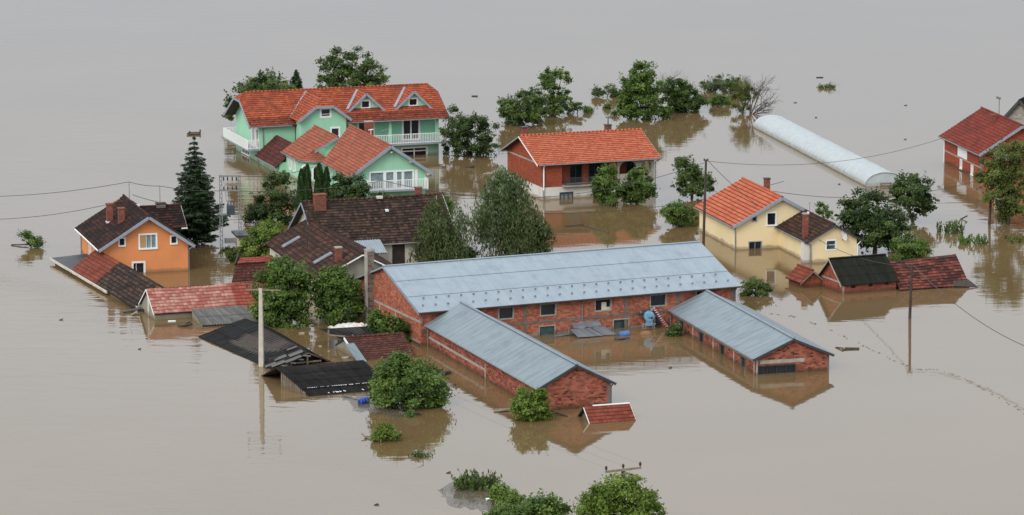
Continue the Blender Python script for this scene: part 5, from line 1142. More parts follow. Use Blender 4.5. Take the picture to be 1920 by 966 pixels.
# ------------------------------------------------------------------ right-hand brick house and its grey neighbour
def right_house():
    o = at(1740 + 375 / 3.717, 170 + 628 / 3.717); T = thing('brick_house', o, 11, 'red brick house with a deep red roof and a white panel on its side wall', 'house'); L, Wd, ze, zr = 12.0, 7.8, 2.82, 5.35
    fr = Wall((0, 0), (Wd, 0)); lf = Wall((0, L), (0, 0)); top = [(0, ze), (Wd / 2, zr - .14), (Wd, ze)]; X = lambda v: L - v
    hl = [(X(6.9), X(6.3), .2, 1.05), (X(3.4), X(2.75), .1, 1.02)]; hf = [(1.4, 2.4, 1.9, 3.1), (1.5, 2.5, -.3, 1.0), (5, 6, 1.9, 3.1)]
    mb = MB(); fr.panel(mb, top, hf); lf.panel(mb, ze, hl); Wall((Wd, 0), (Wd, L)).panel(mb, ze); Wall((Wd, L), (0, L)).panel(mb, top); mb.build('wall', M['brick_smooth'], T)
    for h in hl + []: window(T, lf, *h, .07, 'white', 'glass', (.5,), sill=True)
    for h in hf: window(T, fr, *h, .09, 'white', 'glass_pale', (.5,))
    mb = MB(); lf.box(mb, X(7.7), X(4.75), -.01, .04, 1.33, 2.28); mb.build('white_panel', M['white'], T)
    mb = MB(); lf.box(mb, .05, L - .05, 0, .018, 1.14, 1.27); mb.build('ring_beam', M['concrete'], T); mb = MB(); lf.box(mb, L - .26, L + .01, .001, .02, -1, ze - .1); mb.build('corner_post', M['concrete'], T)
    gable_roof(T, 'y', -.45, L + .5, -.5, Wd + .5, ze - .2, zr, 'tile_dkred', 'tile', 'grey_trim', tw=.3, th=.36); rakes(T, 'y', -.47, -.5, Wd + .5, ze - .24, zr - .03, 'grey_trim', .24, .06); gutter(T, (-.57, -.4, ze - .24), (-.57, L + .4, ze - .24))
    downpipe(T, [(-.55, L + .2, ze - .28), (-.1, L - .1, ze - .55), (-.1, L - .1, -.5)], 'white'); downpipe(T, [(-.1, .1, ze - .3), (-.1, .1, -.6)])
    chimney(T, 3.1, 6.2, 4.2, 5.5, .45, cap='chimney_brick')
    mb = MB(); mb.tube((4.6, 9.0, 5.0), (4.6, 9.0, 6.9), .05, .05, 6); mb.tube((4.3, 9.0, 6.9), (4.75, 9.0, 6.75), .14, .1, 8); mb.build('vent_pipe', M['steel'], T)
    o2 = at(1911, 268); G_ = thing('grey_gabled_house', o2, -22, 'grey block gable with a dark roof at the right edge, behind the deep red roof', 'house')
    w = Wall((-2.6, 0), (2.6, 0)); zp = (atY(1911, 187, o2.y) - o2).z; mb = MB(); w.panel(mb, [(0, zp - 3.0), (2.6, zp - .12), (5.2, zp - 3.0)]); Wall((-2.6, 8), (-2.6, 0)).panel(mb, zp - 3.0); Wall((2.6, 0), (2.6, 8)).panel(mb, zp - 3.0); mb.build('wall', M['block_pale'], G_)
    gable_roof(G_, 'y', -.4, 8.3, -3.0, 3.0, zp - 3.45, zp, 'corr_black', 'corr', 'soffit', tw=.25, th=2, amp=.02); rakes(G_, 'y', -.43, -3.0, 3.0, zp - 3.5, zp - .02, 'dark_trim', .26, .05)
right_house()
# ------------------------------------------------------------------ plastic tunnel greenhouse
def tunnel():
    k = 5.684; cv = lambda x, y: at(1400 + x / k, 210 + y / k); a, b = cv(1265, 795), cv(70, 165); th = math.degrees(math.atan2(b.y - a.y, b.x - a.x))
    T = thing('tunnel_greenhouse', a, th, 'long white plastic tunnel greenhouse, half flooded', 'greenhouse'); L = 40.8; Wd = 3.9; H = 1.42
    m, t, bs = newmat('plastic_film'); pos = world_pos(t); n = noise(t, 1.6, 5, pos)
    c = ramp(t, [(.3, (.50, .55, .555)), (.7, (.61, .65, .65))], n).outputs[0]; c = tide(t, c, .5, (.35, .33, .22), .4)
    t.links.new(c, bs.inputs['Base Color']); bs.inputs['Roughness'].default_value = .32
    tr = N(t, 'ShaderNodeBsdfTranslucent'); t.links.new(c, tr.inputs[0]); mx = N(t, 'ShaderNodeMixShader'); mx.inputs[0].default_value = .22; t.links.new(bs.outputs[0], mx.inputs[1]); t.links.new(tr.outputs[0], mx.inputs[2]); t.links.new(mx.outputs[0], t.nodes['Material Output'].inputs[0]); M['film'] = m
    # cross-section in the frame: x runs along the tunnel, y across (away from the near edge is negative)
    rng = random.Random(2); ns = 136; na = 20; R = []
    for i in range(ns + 1):
        x = L * i / ns; hoop = abs(math.sin(math.pi * i / 4)); row = []
        for j in range(na + 1):
            f = math.pi * j / na; s_ = 1 - .03 * hoop + rng.uniform(-.012, .012) + .012 * math.sin(i * 1.7 + j * .8) * math.sin(i * .37)
            row.append((x, -Wd / 2 + Wd / 2 * math.cos(f) * (1 if s_ > 1 else s_ ** .5), H * (math.sin(f) ** .8) * s_ - .12))
        R.append(row)
    mb = MB()
    for i in range(ns):
        for j in range(na): mb.face([R[i][j], R[i + 1][j], R[i + 1][j + 1], R[i][j + 1]], [(0, 0)] * 4)
    mb.build('film_cover', m, T, True)
    for x, nm in ((.02, 'front'), (L - .02, 'back')):
        mb = MB(); mb.face([(x, p[1], p[2]) for p in R[0]] , [(0, 0)] * (na + 1)); mb.build('end_film', m, T)
    mb = MB(); pts = [(0 - .02, p[1], p[2]) for p in R[0]]; mb.path(pts, .03, 6); mb.build('hoop', M['steel'], T)
    mb = MB(); mb.box(-.08, -.03, -2.6, -1.5, .02, .08); mb.box(-.08, -.03, -2.6, -1.5, .26, .32); mb.box(-.08, -.03, -2.6, -2.54, .0, .32); mb.box(-.08, -.03, -1.56, -1.5, 0, .32); mb.build('door_frame', M['plank'], T)
    mb = MB(); mb.bar((0, -.02, .03), (L, -.02, .03), .08, .1); mb.build('base_board', M['plank'], T)
tunnel()
# ------------------------------------------------------------------ things in the flooded yard
BARN = at(986.5, 632)
def loc(th, o, u, v, z=0):
    t = math.radians(th); return Vector((o.x + u * math.cos(t) - v * math.sin(t), o.y + u * math.sin(t) + v * math.cos(t), z))
def yard_things():
    # tin sheets leaning on the wall
    T = thing('tin_canopy', loc(23.6, BARN, 3.3, -1.6), 23.6, 'collapsed canopy of grey tin sheets with a crumpled pale top against the barn wall', 'canopy')
    for (a, b, c, d) in ((0, 1.5, -.55, .65), (1.56, 2.1, .71, 1.15), (2.18, 3.25, 1.25, 2.35)):
        mb = MB(); slope(mb, (a + .15, -.5, .08), (b + .15, -.62, .08), (d + .55, .75, .5), (c + .55, .75, .5), 'flat', thick=.04); mb.build('tin_sheet', [M['zinc'], M['dark_trim']], T)
    rng = random.Random(5); mb = MB(); g = {}
    for i in range(10):
        for j in range(4): g[i, j] = (.35 + i * .27 + rng.uniform(-.03, .03), .72 + j * .24, .52 + j * .11 + rng.uniform(-.05, .05))
    for i in range(9):
        for j in range(3): mb.face([g[i, j], g[i + 1, j], g[i + 1, j + 1], g[i, j + 1]], [(0, 0)] * 4)
    mb.build('crumpled_sheet', M['zinc'], T)
    for u in (.0, 3.1):
        mb = MB(); mb.tube((u, .9, -.6), (u, .9, .6), .05, .05, 5); mb.build('prop', M['plank'], T)
    t = thing('fallen_sheet', loc(23.6, BARN, 2.0, -.75), 23.6, 'flat grey sheet lying on the water between a barn doorway and the tin canopy', 'metal sheet'); mb = MB(); mb.hexa([(-.1, -.25, .02), (2.0, .05, .06), (2.1, .5, .08), (.2, .3, .05), (-.1, -.25, .05), (2.0, .05, .09), (2.1, .5, .11), (.2, .3, .08)]); mb.build('sheet', M['zinc'], t)
    # blue drum machine
    T = thing('drum_machine', loc(23.6, BARN, 10.05, -.9), 8, 'blue drum machine on pale tube legs standing by the barn wall', 'machine')
    mb = MB(); c = Vector((0, 0, 1.02)); n_ = 20
    ring = lambda r, y, dz=0: [Vector((r * math.cos(i * 2 * math.pi / n_), y, 1.02 + dz + r * 1.05 * math.sin(i * 2 * math.pi / n_))) for i in range(n_)]
    R = [ring(.30, -.36), ring(.38, -.34), ring(.41, -.28), ring(.41, .2), ring(.36, .3)]
    for p, q in zip(R, R[1:]):
        for i in range(n_): mb.face([p[i], p[(i + 1) % n_], q[(i + 1) % n_], q[i]], [(0, 0)] * 4)
    mb.face(R[0][::-1], [(0, 0)] * n_); mb.face(R[-1], [(0, 0)] * n_); mb.hexa([(-.26, -.3, .3), (.24, -.3, .3), (.24, .1, .3), (-.26, .1, .3), (-.22, -.32, .72), (.26, -.32, .72), (.26, .1, .72), (-.22, .1, .72)]); mb.build('drum', M['blue_paint'], T)
    mb = MB(); mb.bar((-.1, -.38, .98), (.2, -.38, .9), .06, .05); mb.box(.1, .26, -.4, -.36, .86, 1.02); mb.build('hatch', M['dark_trim'], T)
    mb = MB()
    for x, l in ((-.62, .06), (-.32, -.1), (.34, .12), (.5, .0)): mb.tube((x * .7, -.15, .5), (x + l * .3, -.25, -.5), .035, .035, 6)
    mb.tube((-.62, -.2, .42), (.52, -.2, .42), .03, .03, 6); mb.tube((-.58, -.25, .1), (.55, -.25, .1), .025, .025, 6); mb.tube((-.62, -.22, .3), (-.3, -.22, -.1), .025, .025, 5); mb.build('leg_frame', M['concrete'], T)
    mb = MB(); mb.box(-.75, -.15, .0, .35, 1.0, 1.42); mb.box(-.1, .35, 0, .3, 1.35, 1.52); mb.build('hopper', M['dark_trim'], T); mb = MB(); mb.tube((-.62, -.1, 1.3), (-.72, -.1, 1.42), .1, .12, 8); mb.tube((.22, -.05, 1.45), (.2, -.05, 1.66), .13, .09, 8); mb.build('filler_cap', M['zinc'], T)
    # red ladder conveyor
    T = thing('ladder_conveyor', loc(23.6, BARN, 11.0, -1.0), 23.6, 'red inclined ladder with white rungs leaning beside the blue drum machine', 'ladder'); mb = MB(); a0, a1 = Vector((.75, -.2, -.3)), Vector((-.35, .6, 1.55))
    for s_ in (-.17, .17): mb.bar(a0 + Vector((s_, s_ * .4, 0)), a1 + Vector((s_, s_ * .4, 0)), .07, .12)
    mb.build('side_rail', M['red_paint'], T); mb = MB()
    for i in range(12): p = a0.lerp(a1, (i + .5) / 12); mb.bar(p + Vector((-.16, -.08, .03)), p + Vector((.13, .05, .03)), .05, .06)
    mb.build('rung', M['white'], T)
    # barrels
    def barrel(o, ang, mat, label, z=.08, R=.27, L=.85):
        T = thing('plastic_barrel', (o.x, o.y, z), ang, label, 'barrel'); mb = MB(); pr = [(0, .2), (.03, .25), (.1, R), (.3, R), (.33, R + .02), (.37, R), (.63, R), (.67, R + .02), (.7, R), (.9, R), (.97, .25), (1, .2)]; n_ = 16
        rs = [[Vector((x * L - L / 2, r * math.cos(i * 2 * math.pi / n_), r * math.sin(i * 2 * math.pi / n_) + .1 * (x - .5))) for i in range(n_)] for x, r in pr]
        for p, q in zip(rs, rs[1:]):
            for i in range(n_): mb.face([p[i], p[(i + 1) % n_], q[(i + 1) % n_], q[i]], [(0, 0)] * 4)
        mb.face(rs[0], [(0, 0)] * n_); mb.face(rs[-1], [(0, 0)] * n_); mb.build('drum', mat, T, False); mb = MB(); mb.tube((-L / 2 - .02, 0, .03), (-L / 2 - .07, 0, .03), .09, .09, 10); mb.tube((-L / 2 - .02, .1, -.05), (-L / 2 - .05, .1, -.05), .03, .03, 8); mb.build('lid', mat, T)
    barrel(at(1170, 629), 12, M['blue_plastic_pale'], 'pale blue plastic barrel floating at a barn doorway', .1, .25, .8)
    barrel(at(682, 756), 35, M['blue_plastic'], 'deep blue plastic barrel floating beside the round walnut bush', .12, .28, .75)
    # scrap heap on the mud by the doorway
    t = thing('brown_scrap', at(1164, 637), 10, 'heap of wet brown boards awash below the pale blue barrel', 'debris'); mb = MB(); mb.bar((-.5, 0, .05), (.5, .1, .08), .3, .08); mb.bar((-.2, -.2, .1), (.7, .1, .1), .1, .1); mb.build('boards', M['bark'], t)
    t = thing('mud_heap', at(1212, 627), 0, 'brown sack lying in the water at the foot of the drum machine', 'sack'); mb = MB(); rng = random.Random(1)
    for i in range(6):
        for j in range(10):
            P = lambda i, j: (.55 * math.cos(j * .628) * math.cos(i * .26) * (1 + .1 * math.sin(j * 2.3)), .3 * math.sin(j * .628) * math.cos(i * .26), .28 * math.sin(i * .26)); mb.face([P(i, j), P(i, j + 1), P(i + 1, j + 1), P(i + 1, j)], [(0, 0)] * 4)
    mb.build('sack', mat_plain('wet_sack', (.24, .12, .06), .9, var=.2), t, True)
yard_things()

# ------------------------------------------------------------------ poles, transformer, kiosk
def conc_pole():
    T = thing('utility_pole', at(490, 687), -14, 'pale concrete utility pole with a crossarm rising from the black shed', 'utility pole'); mb = MB(); H = 5.9
    mb.hexa([(-.20, -.15, -2), (.20, -.15, -2), (.20, .15, -2), (-.20, .15, -2), (-.1, -.1, H), (.14, -.1, H), (.14, .1, H), (-.1, .1, H)]); mb.build('shaft', M['pole_conc'], T)
    mb = MB(); mb.bar((-1.15, 0, H - .15), (1.55, 0, H - .1), .09, .1); a = mb.build('crossarm', M['plank'], T)
    for x in (-1.05, .05, 1.4):
        mb = MB(); mb.tube((x, 0, H - .08), (x, 0, H + .1), .04, .04, 6); mb.tube((x, 0, H + .1), (x, 0, H + .28), .10, .06, 8); mb.build('insulator', M['ceramic'], a)
    return T, H
cp, cH = conc_pole()
def wood_pole(px_, yb, yt, label, name='utility_pole', r=.12, tilt=(0, 0)):
    b = at(px_, yb); T = thing(name, b, 0, label, 'utility pole'); H = (atY(px_, yt, b.y) - b).z; mb = MB(); mb.tube((0, 0, -2), (tilt[0], tilt[1], H), r * 1.15, r * .8, 9); mb.build('shaft', M['pole_wood'], T)
    mb = MB(); mb.tube((tilt[0] - .18, tilt[1], H - .12), (tilt[0] + .18, tilt[1], H - .12), .03, .03, 5); ca = mb.build('bracket', M['steel'], T)
    for s_ in (-.16, .16):
        mb = MB(); mb.tube((tilt[0] + s_, tilt[1], H - .12), (tilt[0] + s_, tilt[1], H + .08), .05, .06, 7); mb.build('insulator', M['ceramic'], ca)
    return b + Vector((tilt[0], tilt[1], H))
p1 = wood_pole(1318, 462, 299, 'tall dark wooden pole between the barn roof and the cream house', tilt=(.2, 0))
p2 = wood_pole(1705, 597, 496, 'dark wooden pole standing in open water before the patchy red roof', tilt=(.12, 0))
p3 = wood_pole(1854, 421, 325, 'short wooden pole in front of the tree at the right house', tilt=(.2, 0))
def fg_pole():
    b = at(1168, 984); T = thing('utility_pole', b, 8, 'pole top with a slightly tilted crossarm above the foreground tree', 'utility pole'); H = (atY(1168, 884, b.y) - b).z; mb = MB(); mb.tube((0, 0, -2), (0, 0, H), .17, .13, 10); mb.build('shaft', M['pole_wood'], T)
    mb = MB(); mb.bar((-1.12, 0, H + .0), (0, 0, H + .1), .11, .13); mb.bar((0, 0, H + .1), (1.12, 0, H + .2), .11, .13); a = mb.build('crossarm', M['plank'], T)
    for x, z in ((-1.06, .07), (0, .17), (1.06, .26)):
        mb = MB(); mb.tube((x, 0, H + z), (x, 0, H + z + .1), .03, .03, 6); mb.tube((x, 0, H + z + .08), (x, 0, H + z + .2), .075, .085, 9); mb.tube((x, 0, H + z + .2), (x, 0, H + z + .31), .085, .05, 9); mb.build('insulator', M['ceramic'], a)
    return b, H
fb, fH = fg_pole()
def transformer():
    b = at(433, 470); T = thing('transformer_tower', b, 3, 'two grey lattice masts carrying a transformer box beside the spruce', 'transformer'); k = ppm(b.y); w = 17.5 / k; H = (atY(433, 328, b.y) - b).z
    for sx in (-1, 1):
        mb = MB(); x = sx * w; e = .12
        for dx in (-e, e):
            for dy in (-e, e): mb.bar((x + dx, dy, -1.5), (x + dx * .8, dy * .8, H), .06, .06)
        n_ = 18
        for i in range(n_):
            z0, z1 = H * i / n_, H * (i + 1) / n_; s_ = 1 if i % 2 else -1; mb.bar((x - e * s_, -e, z0), (x + e * s_, -e, z1), .035, .035); mb.bar((x - e * s_, e, z0), (x + e * s_, e, z1), .035, .035); mb.bar((x - e, -e * s_, z0), (x - e, e * s_, z1), .03, .03)
        mb.build('lattice_mast', M['steel'], T)
    zt = lambda y: (atY(433, y, b.y) - b).z
    for y in (330, 357, 402):
        mb = MB(); z = zt(y); mb.bar((-w - .15, -.14, z), (w + .15, -.14, z), .08, .1); mb.bar((-w - .15, .14, z), (w + .15, .14, z), .08, .1); mb.build('crossbeam', M['steel'], T)
    z0, z1 = zt(401), zt(383); mb = MB(); mb.box(-.32, .38, -.3, .3, z0, z1)
    for i in range(6): mb.box(-.3 + i * .12, -.27 + i * .12, -.4, .4, z0 + .08, z1 - .08)
    tr = mb.build('transformer_tank', mat_plain('tank_grey', (.10, .13, .16), .5, .1, .2), T)
    for i in range(3):
        mb = MB(); mb.tube((-.2 + i * .25, 0, z1), (-.2 + i * .25, 0, z1 + .26), .05, .04, 7); mb.build('bushing', M['ceramic'], tr)
    for i, x in enumerate((-.55, -.2, .2, .55)):
        mb = MB(); mb.tube((x, -.14, zt(331)), (x, -.14, zt(338)), .05, .07, 7); mb.tube((x, 0, zt(350)), (x, 0, zt(357)), .05, .05, 7); mb.tube((x, -.1, zt(338)), (x * .6, 0, z1 + .26), .012, .012, 4); mb.build('insulator', M['ceramic'], T)
    mb = MB(); mb.box(-.55, .42, .12, .2, zt(457), zt(447)); mb.build('switch_panel', M['steel'], T)
    mb = MB()
    for x in (-.08, .42): mb.bar((x, .16, -.5), (x, .16, zt(457)), .04, .04)
    mb.bar((-.08, .16, zt(459.5)), (.42, .16, zt(459.5)), .04, .04); mb.build('panel_stand', M['steel'], T)
    return b, w, zt
tb, tw_, tz = transformer()
def kiosk():
    b = at(449, 474); T = thing('utility_hut', b, 14, 'small pale hut with a flat dark roof by the transformer masts', 'hut'); H = (atY(449, 444, b.y) - b).z; mb = MB(); Wall((0, 0), (2.0, 0)).panel(mb, H, [(.7, 1.5, .1, H - .3)]); Wall((0, 2), (0, 0)).panel(mb, H); Wall((2, 0), (2, 2)).panel(mb, H); Wall((2, 2), (0, 2)).panel(mb, H); mb.build('wall', M['cream'], T)
    mb = MB(); Wall((0, 0), (2, 0)).box(mb, .702, 1.498, -.12, -.05, .1, H - .3); mb.build('door', M['steel'], T); mb = MB(); mb.box(-.3, 2.4, -.4, 2.3, H + .003, H + .16); mb.build('roof', M['felt'], T)
kiosk()

# ------------------------------------------------------------------ cables
def cable(label, a, b, sag, r=.024, group=None, n=22):
    a, b = Vector(a), Vector(b); mid = (a + b) / 2; T = None; mb = MB(); pts = []
    for i in range(n + 1):
        f = i / n; p = a.lerp(b, f); p.z -= sag * 4 * f * (1 - f); pts.append(p)
    mb.path(pts, r, 5); tag(mb.build('power_cable', M['wire']), label, 'cable', group)
mo = loc(16.5, at(352.9, 506.6), -3.38, 8.3, 6.45); mo2 = loc(16.5, at(352.9, 506.6), -.8, 7.8, 6.05); mbn = loc(19.5, at(770, 492), -1.7, 2.4, 6.82); mrd = loc(20.3, at(1016.5, 374.6), 8.55, 4.73, 6.85)
def wires():
    tl = Vector((tb.x - tw_, tb.y, tz(331))); tr2 = Vector((tb.x + tw_, tb.y, tz(331))); tm = Vector((tb.x + tw_, tb.y, tz(358))); tml = Vector((tb.x - tw_, tb.y, tz(358)))
    cable('cable from the left edge to the mast on the orange house ridge', atY(-60, 369, mo.y + 10), mo, .35)
    cable('cable between the two masts of the orange house', mo, mo2, .12)
    cable('cable from the orange house wing mast past the spruce to the transformer', mo2, tml, .15)
    cable('lower cable sagging from the left edge to the orange roof', atY(-60, 412, mo.y + 4), mo - Vector((0, 0, 1.5)), .5)
    cable('cable behind the orange roof running towards the spruce', mo - Vector((-.3, .2, 1.1)), atY(345, 388, mo.y + 6), .12)
    cable('cable from the transformer top to the green house bay', tr2, loc(19, at(822.7, 288.3), -16.0, -14.4, 2.0), .45)
    cable('cable from the transformer to the brown house mast', tm, mbn, .35)
    cable('cable from the brown house mast to the birch side of the brick house', mbn, atY(1010, 371, 322), .5)
    cable('cable crossing before the brick house to the tall wooden pole', atY(1003, 371, 322), p1 + Vector((-.16, 0, -.3)), .55)
    cable('low cable over the reflection of the bright roofed house', atY(985, 400, 318), atY(1470, 340, 345), .9)
    cable('cable from the cream house chimney to the right brick house', atY(1440, 357, 338), atY(1830, 340, 352), 1.1)
    cable('thin high cable over the white tunnel to the right brick house', p1 + Vector((.1, 0, -.15)), loc(11, at(1740 + 375 / 3.717, 170 + 628 / 3.717), -.5, 10, 2.9), 1.3, .02)
    cable('cable from the tall wooden pole down to the cream house gable', p1 + Vector((.16, 0, -.1)), loc(15, at(1379.8, 468.2), 4.6, -.1, 2.2), .5)
    cable('cable from the cream house wing to the lone pole in open water', loc(15, at(1379.8, 468.2), 4.8, -7.9, 2.0), p2 + Vector((-.1, 0, -.1)), .55)
    cable('cable dropping from the lone pole to the right edge', p2 + Vector((.16, 0, -.1)), atY(1975, 668, 262), 1.0, .026)
    th = math.radians(-14); arm = lambda x: at(490, 687) + Vector((x * math.cos(th), x * math.sin(th), cH + .2)); t2 = math.radians(8); arm2 = lambda x, z: Vector((fb.x + x * math.cos(t2), fb.y + x * math.sin(t2), fH + z))
    for x, x2, z, nm in ((-1.05, -1.06, .25, 'lowest left-hand'), (.05, 0, .35, 'middle'), (1.4, 1.06, .45, 'right-hand')):
        cable(nm + ' line cable from the concrete pole to the foreground pole', arm(x), arm2(x2, z), .9, .004, 'lines between the concrete and the foreground pole')
wires()

# ------------------------------------------------------------------ drifting wreckage
def drift(px_, py_, bars, label, name='driftwood', cat='debris', mat='plank_dark', group=None, rot=0):
    T = thing(name, at(px_, py_), rot, label, cat, group); mb = MB()
    for (a, b, w_, h_) in bars: mb.bar(a, b, w_, h_)
    mb.build('planks' if len(bars) > 1 else 'plank', M[mat], T); return T
drift(364, 252, [((-.75, -.4, .1), (.6, -.3, .1), .5, .08), ((-.6, .5, .1), (.6, .6, .12), .5, .08), ((.5, -.5, .1), (.62, .8, .3), .1, .1), ((-.62, -.5, .15), (-.5, .8, .2), .1, .1), ((.6, .4, -.1), (.6, .4, .45), .12, .12)], 'broken wooden pallet floating behind the top of the spruce', 'wooden_pallet', mat='bark')
drift(890, 181, [((-.35, 0, .05), (.35, 0, .06), .25, .1)], 'lone plank afloat right of the long terracotta roof')
drift(882, 314, [((-.5, 0, .05), (.45, .1, .08), .6, .12), ((-.2, .3, .1), (.3, -.2, .12), .3, .1)], 'dark floating log beside the round bush of the green house')
drift(920, 938, [((-.3, 0, .05), (.35, .1, .12), .3, .08)], 'white slab on the silt mat below the foreground reeds', mat='white')
drift(925, 327, [((-1.0, 0, .04), (.9, .1, .05), .5, .07), ((-.7, .7, .05), (1.0, .8, .06), .4, .07)], 'pair of grey boards afloat left of the bright roofed brick house', mat='plank')
drift(1093, 425, [((-1.6, -.3, .06), (.0, .5, .16), .1, .1), ((0, .5, 0), (.05, .5, .35), .16, .16), ((0, .4, .08), (2.2, -3.4, .03), .12, .1)], 'dark broken branch lying in the reflection of the brick house', mat='bark')
drift(1587, 655, [((-.75, .6, .02), (-.25, -.2, .12), .1, .08), ((-.35, -.35, .04), (.85, -.1, .04), .12, .07), ((-.1, .35, .04), (.95, .25, .04), .1, .06), ((.85, -.2, .05), (.95, .3, .05), .12, .07)], 'floating window-like wooden frame right of the low barn with doorways')
drift(945, 771, [((-.7, -.2, .05), (.7, .1, .12), .35, .07), ((-.6, .1, .1), (.8, .3, .12), .2, .06), ((-.4, -.4, .08), (.5, .0, .16), .12, .06)], 'raft of grey boards against the bush at the low barn corner', mat='plank')
drift(1040, 778, [((-.6, .5, .3), (.9, -.6, .0), .1, .09), ((-.55, .5, -.2), (-.5, .5, .4), .12, .12)], 'slanting beam right of the bush at the low barn corner')
drift(822, 700, [((-2.2, 1.8, .1), (.5, -.9, .18), .35, .06), ((-1.2, 1.5, .15), (.9, -.5, .12), .3, .06), ((-.4, -.2, .1), (.9, -.4, .25), .4, .05)], 'row of dark boards drifting between the walnut bush and the low barn')
drift(347, 612, [((-.6, 0, .05), (.6, .2, .15), .25, .12), ((-.3, -.3, .1), (.5, .1, .2), .12, .1), ((-.2, .3, .0), (.3, .6, .25), .2, .2)], 'heap of dark branches and broken tiles under the lean-to sheet', mat='bark')
drift(322, 603, [((-.3, 0, .03), (.3, .05, .04), .25, .06)], 'white board afloat by the grey shed wall', mat='white')
drift(252, 586, [((-.9, 0, .05), (.5, .3, .3), .5, .05), ((.4, .1, .1), (.8, .4, .2), .3, .06)], 'dark sheet slumped between the long shed and the grey shed', mat='dark_trim')
drift(252, 591, [((-.25, -.1, .02), (.2, .1, .25), .35, .05)], 'small white slab leaning at the grey shed corner', mat='concrete')
drift(378, 452, [((-.9, 0, .06), (.6, .2, .1), .2, .1), ((-.4, .3, .1), (.3, -.2, .3), .1, .1), ((.1, .5, .1), (.9, .3, .15), .25, .12)], 'dark logs gathered at the foot of the spruce', mat='bark')
drift(1808, 411, [((-.3, 0, 0), (.3, .1, .3), .1, .1)], 'short dark stick above the reeds left of the right house tree')
drift(1537, 146, [((-.4, 0, .05), (.4, .1, .05), .25, .08)], 'far plank floating above the small weed tuft in the distance')
drift(560, 690, [((-1.0, 0, .03), (.4, -.05, .05), .08, .06)], 'thin stick afloat at the foot of the concrete pole')
for i, (x, y) in enumerate(((1491, 193), (1529, 221), (1698, 198), (1573, 346), (1785, 243), (1697, 262), (1478, 690), (262, 655), (705, 947), (115, 600), (1257, 690), (841, 887))):
    r_ = random.Random(i); drift(x, y, [((-.06 - r_.random() * .16, -.1, .02), (.06 + r_.random() * .16, .1 * r_.random(), .05), .07, .05), ((-.05, -.08, .02), (.08, .15 * r_.random(), .08), .05, .05)], 'small dark scrap drifting alone on the open water', 'drift_scrap', mat='plank_dark', group='small scraps drifting on the water', rot=r_.uniform(-25, 25))
# pale litter between the sheds
for i, (x, y, w_) in enumerate(((566, 626, .22), (590, 640, .12), (600, 650, .1), (579, 655, .08), (598, 668, .1), (650, 671, .2), (617, 660, .1))):
    T = thing('pale_litter', at(x, y), i * 23, 'pale scrap of foam floating among the black sheds', 'litter', 'foam scraps among the sheds'); mb = MB(); r_ = random.Random(i); n_ = 9; P = [(w_ * (.6 + .6 * r_.random()) * math.cos(j * 6.283 / n_), w_ * 1.6 * (.6 + .6 * r_.random()) * math.sin(j * 6.283 / n_)) for j in range(n_)]
    mb.face([(a, b, .07) for a, b in P], [(0, 0)] * n_)
    for j in range(n_): q = P[(j + 1) % n_]; mb.face([(*P[j], -.05), (*q, -.05), (*q, .07), (*P[j], .07)], [(0, 0)] * 4)
    mb.build('scrap', M['whitewall'], T)
def scum(name, label, px_pts, mat, n=26):
    """a thin mat of silt and twigs on the water, ragged outline"""
    P = [at(*p) for p in px_pts]; c = sum(P, Vector()) / len(P); r_ = random.Random(len(px_pts) * 7 + int(px_pts[0][0])); out = []
    for i in range(len(P)):
        a, b = P[i], P[(i + 1) % len(P)]
        for j in range(8):
            p = a.lerp(b, j / 8); out.append((p.x - c.x + r_.uniform(-.25, .25), p.y - c.y + r_.uniform(-.7, .7), .008))
    mb = MB(); mb.face(out, [(0, 0)] * len(out)); o = mb.build(name, mat); o.location = (c.x, c.y, 0); tag(o, label, 'flotsam', kind='stuff')
def mat_scum():
    m, t, b = newmat('silt_scum'); pos = world_pos(t); mp = N(t, 'ShaderNodeMapping'); mp.inputs['Scale'].default_value = (1, .45, 1); t.links.new(pos, mp.inputs[0]); n = noise(t, 1.6, 7, mp.outputs[0], .7); n2 = noise(t, 7, 4, pos, .7)
    c = ramp(t, [(.3, (.10, .085, .065)), (.6, (.17, .15, .12)), (.75, (.26, .24, .2))], n).outputs[0]; c = mix(t, ramp(t, [(.58, 0.), (.68, .8)], n2).outputs[0], c, (.035, .028, .02)); t.links.new(c, b.inputs['Base Color']); b.inputs['Roughness'].default_value = .3; b.inputs['IOR'].default_value = 1.33
    tp = N(t, 'ShaderNodeBsdfTransparent'); mx = N(t, 'ShaderNodeMixShader'); t.links.new(ramp(t, [(.36, .12), (.6, .85)], n).outputs[0], mx.inputs[0]); t.links.new(tp.outputs[0], mx.inputs[1]); t.links.new(b.outputs[0], mx.inputs[2]); t.links.new(mx.outputs[0], t.nodes['Material Output'].inputs[0]); return m
ms_ = mat_scum()
scum('silt_mat', 'grey mat of silt and twigs floating left of the foreground reeds', [(822, 922), (845, 907), (872, 904), (930, 928), (938, 955), (900, 957), (848, 946)], ms_)
scum('silt_mat', 'grey scum around the deep blue barrel', [(640, 745), (690, 738), (735, 755), (790, 775), (780, 786), (730, 782), (670, 770)], ms_)
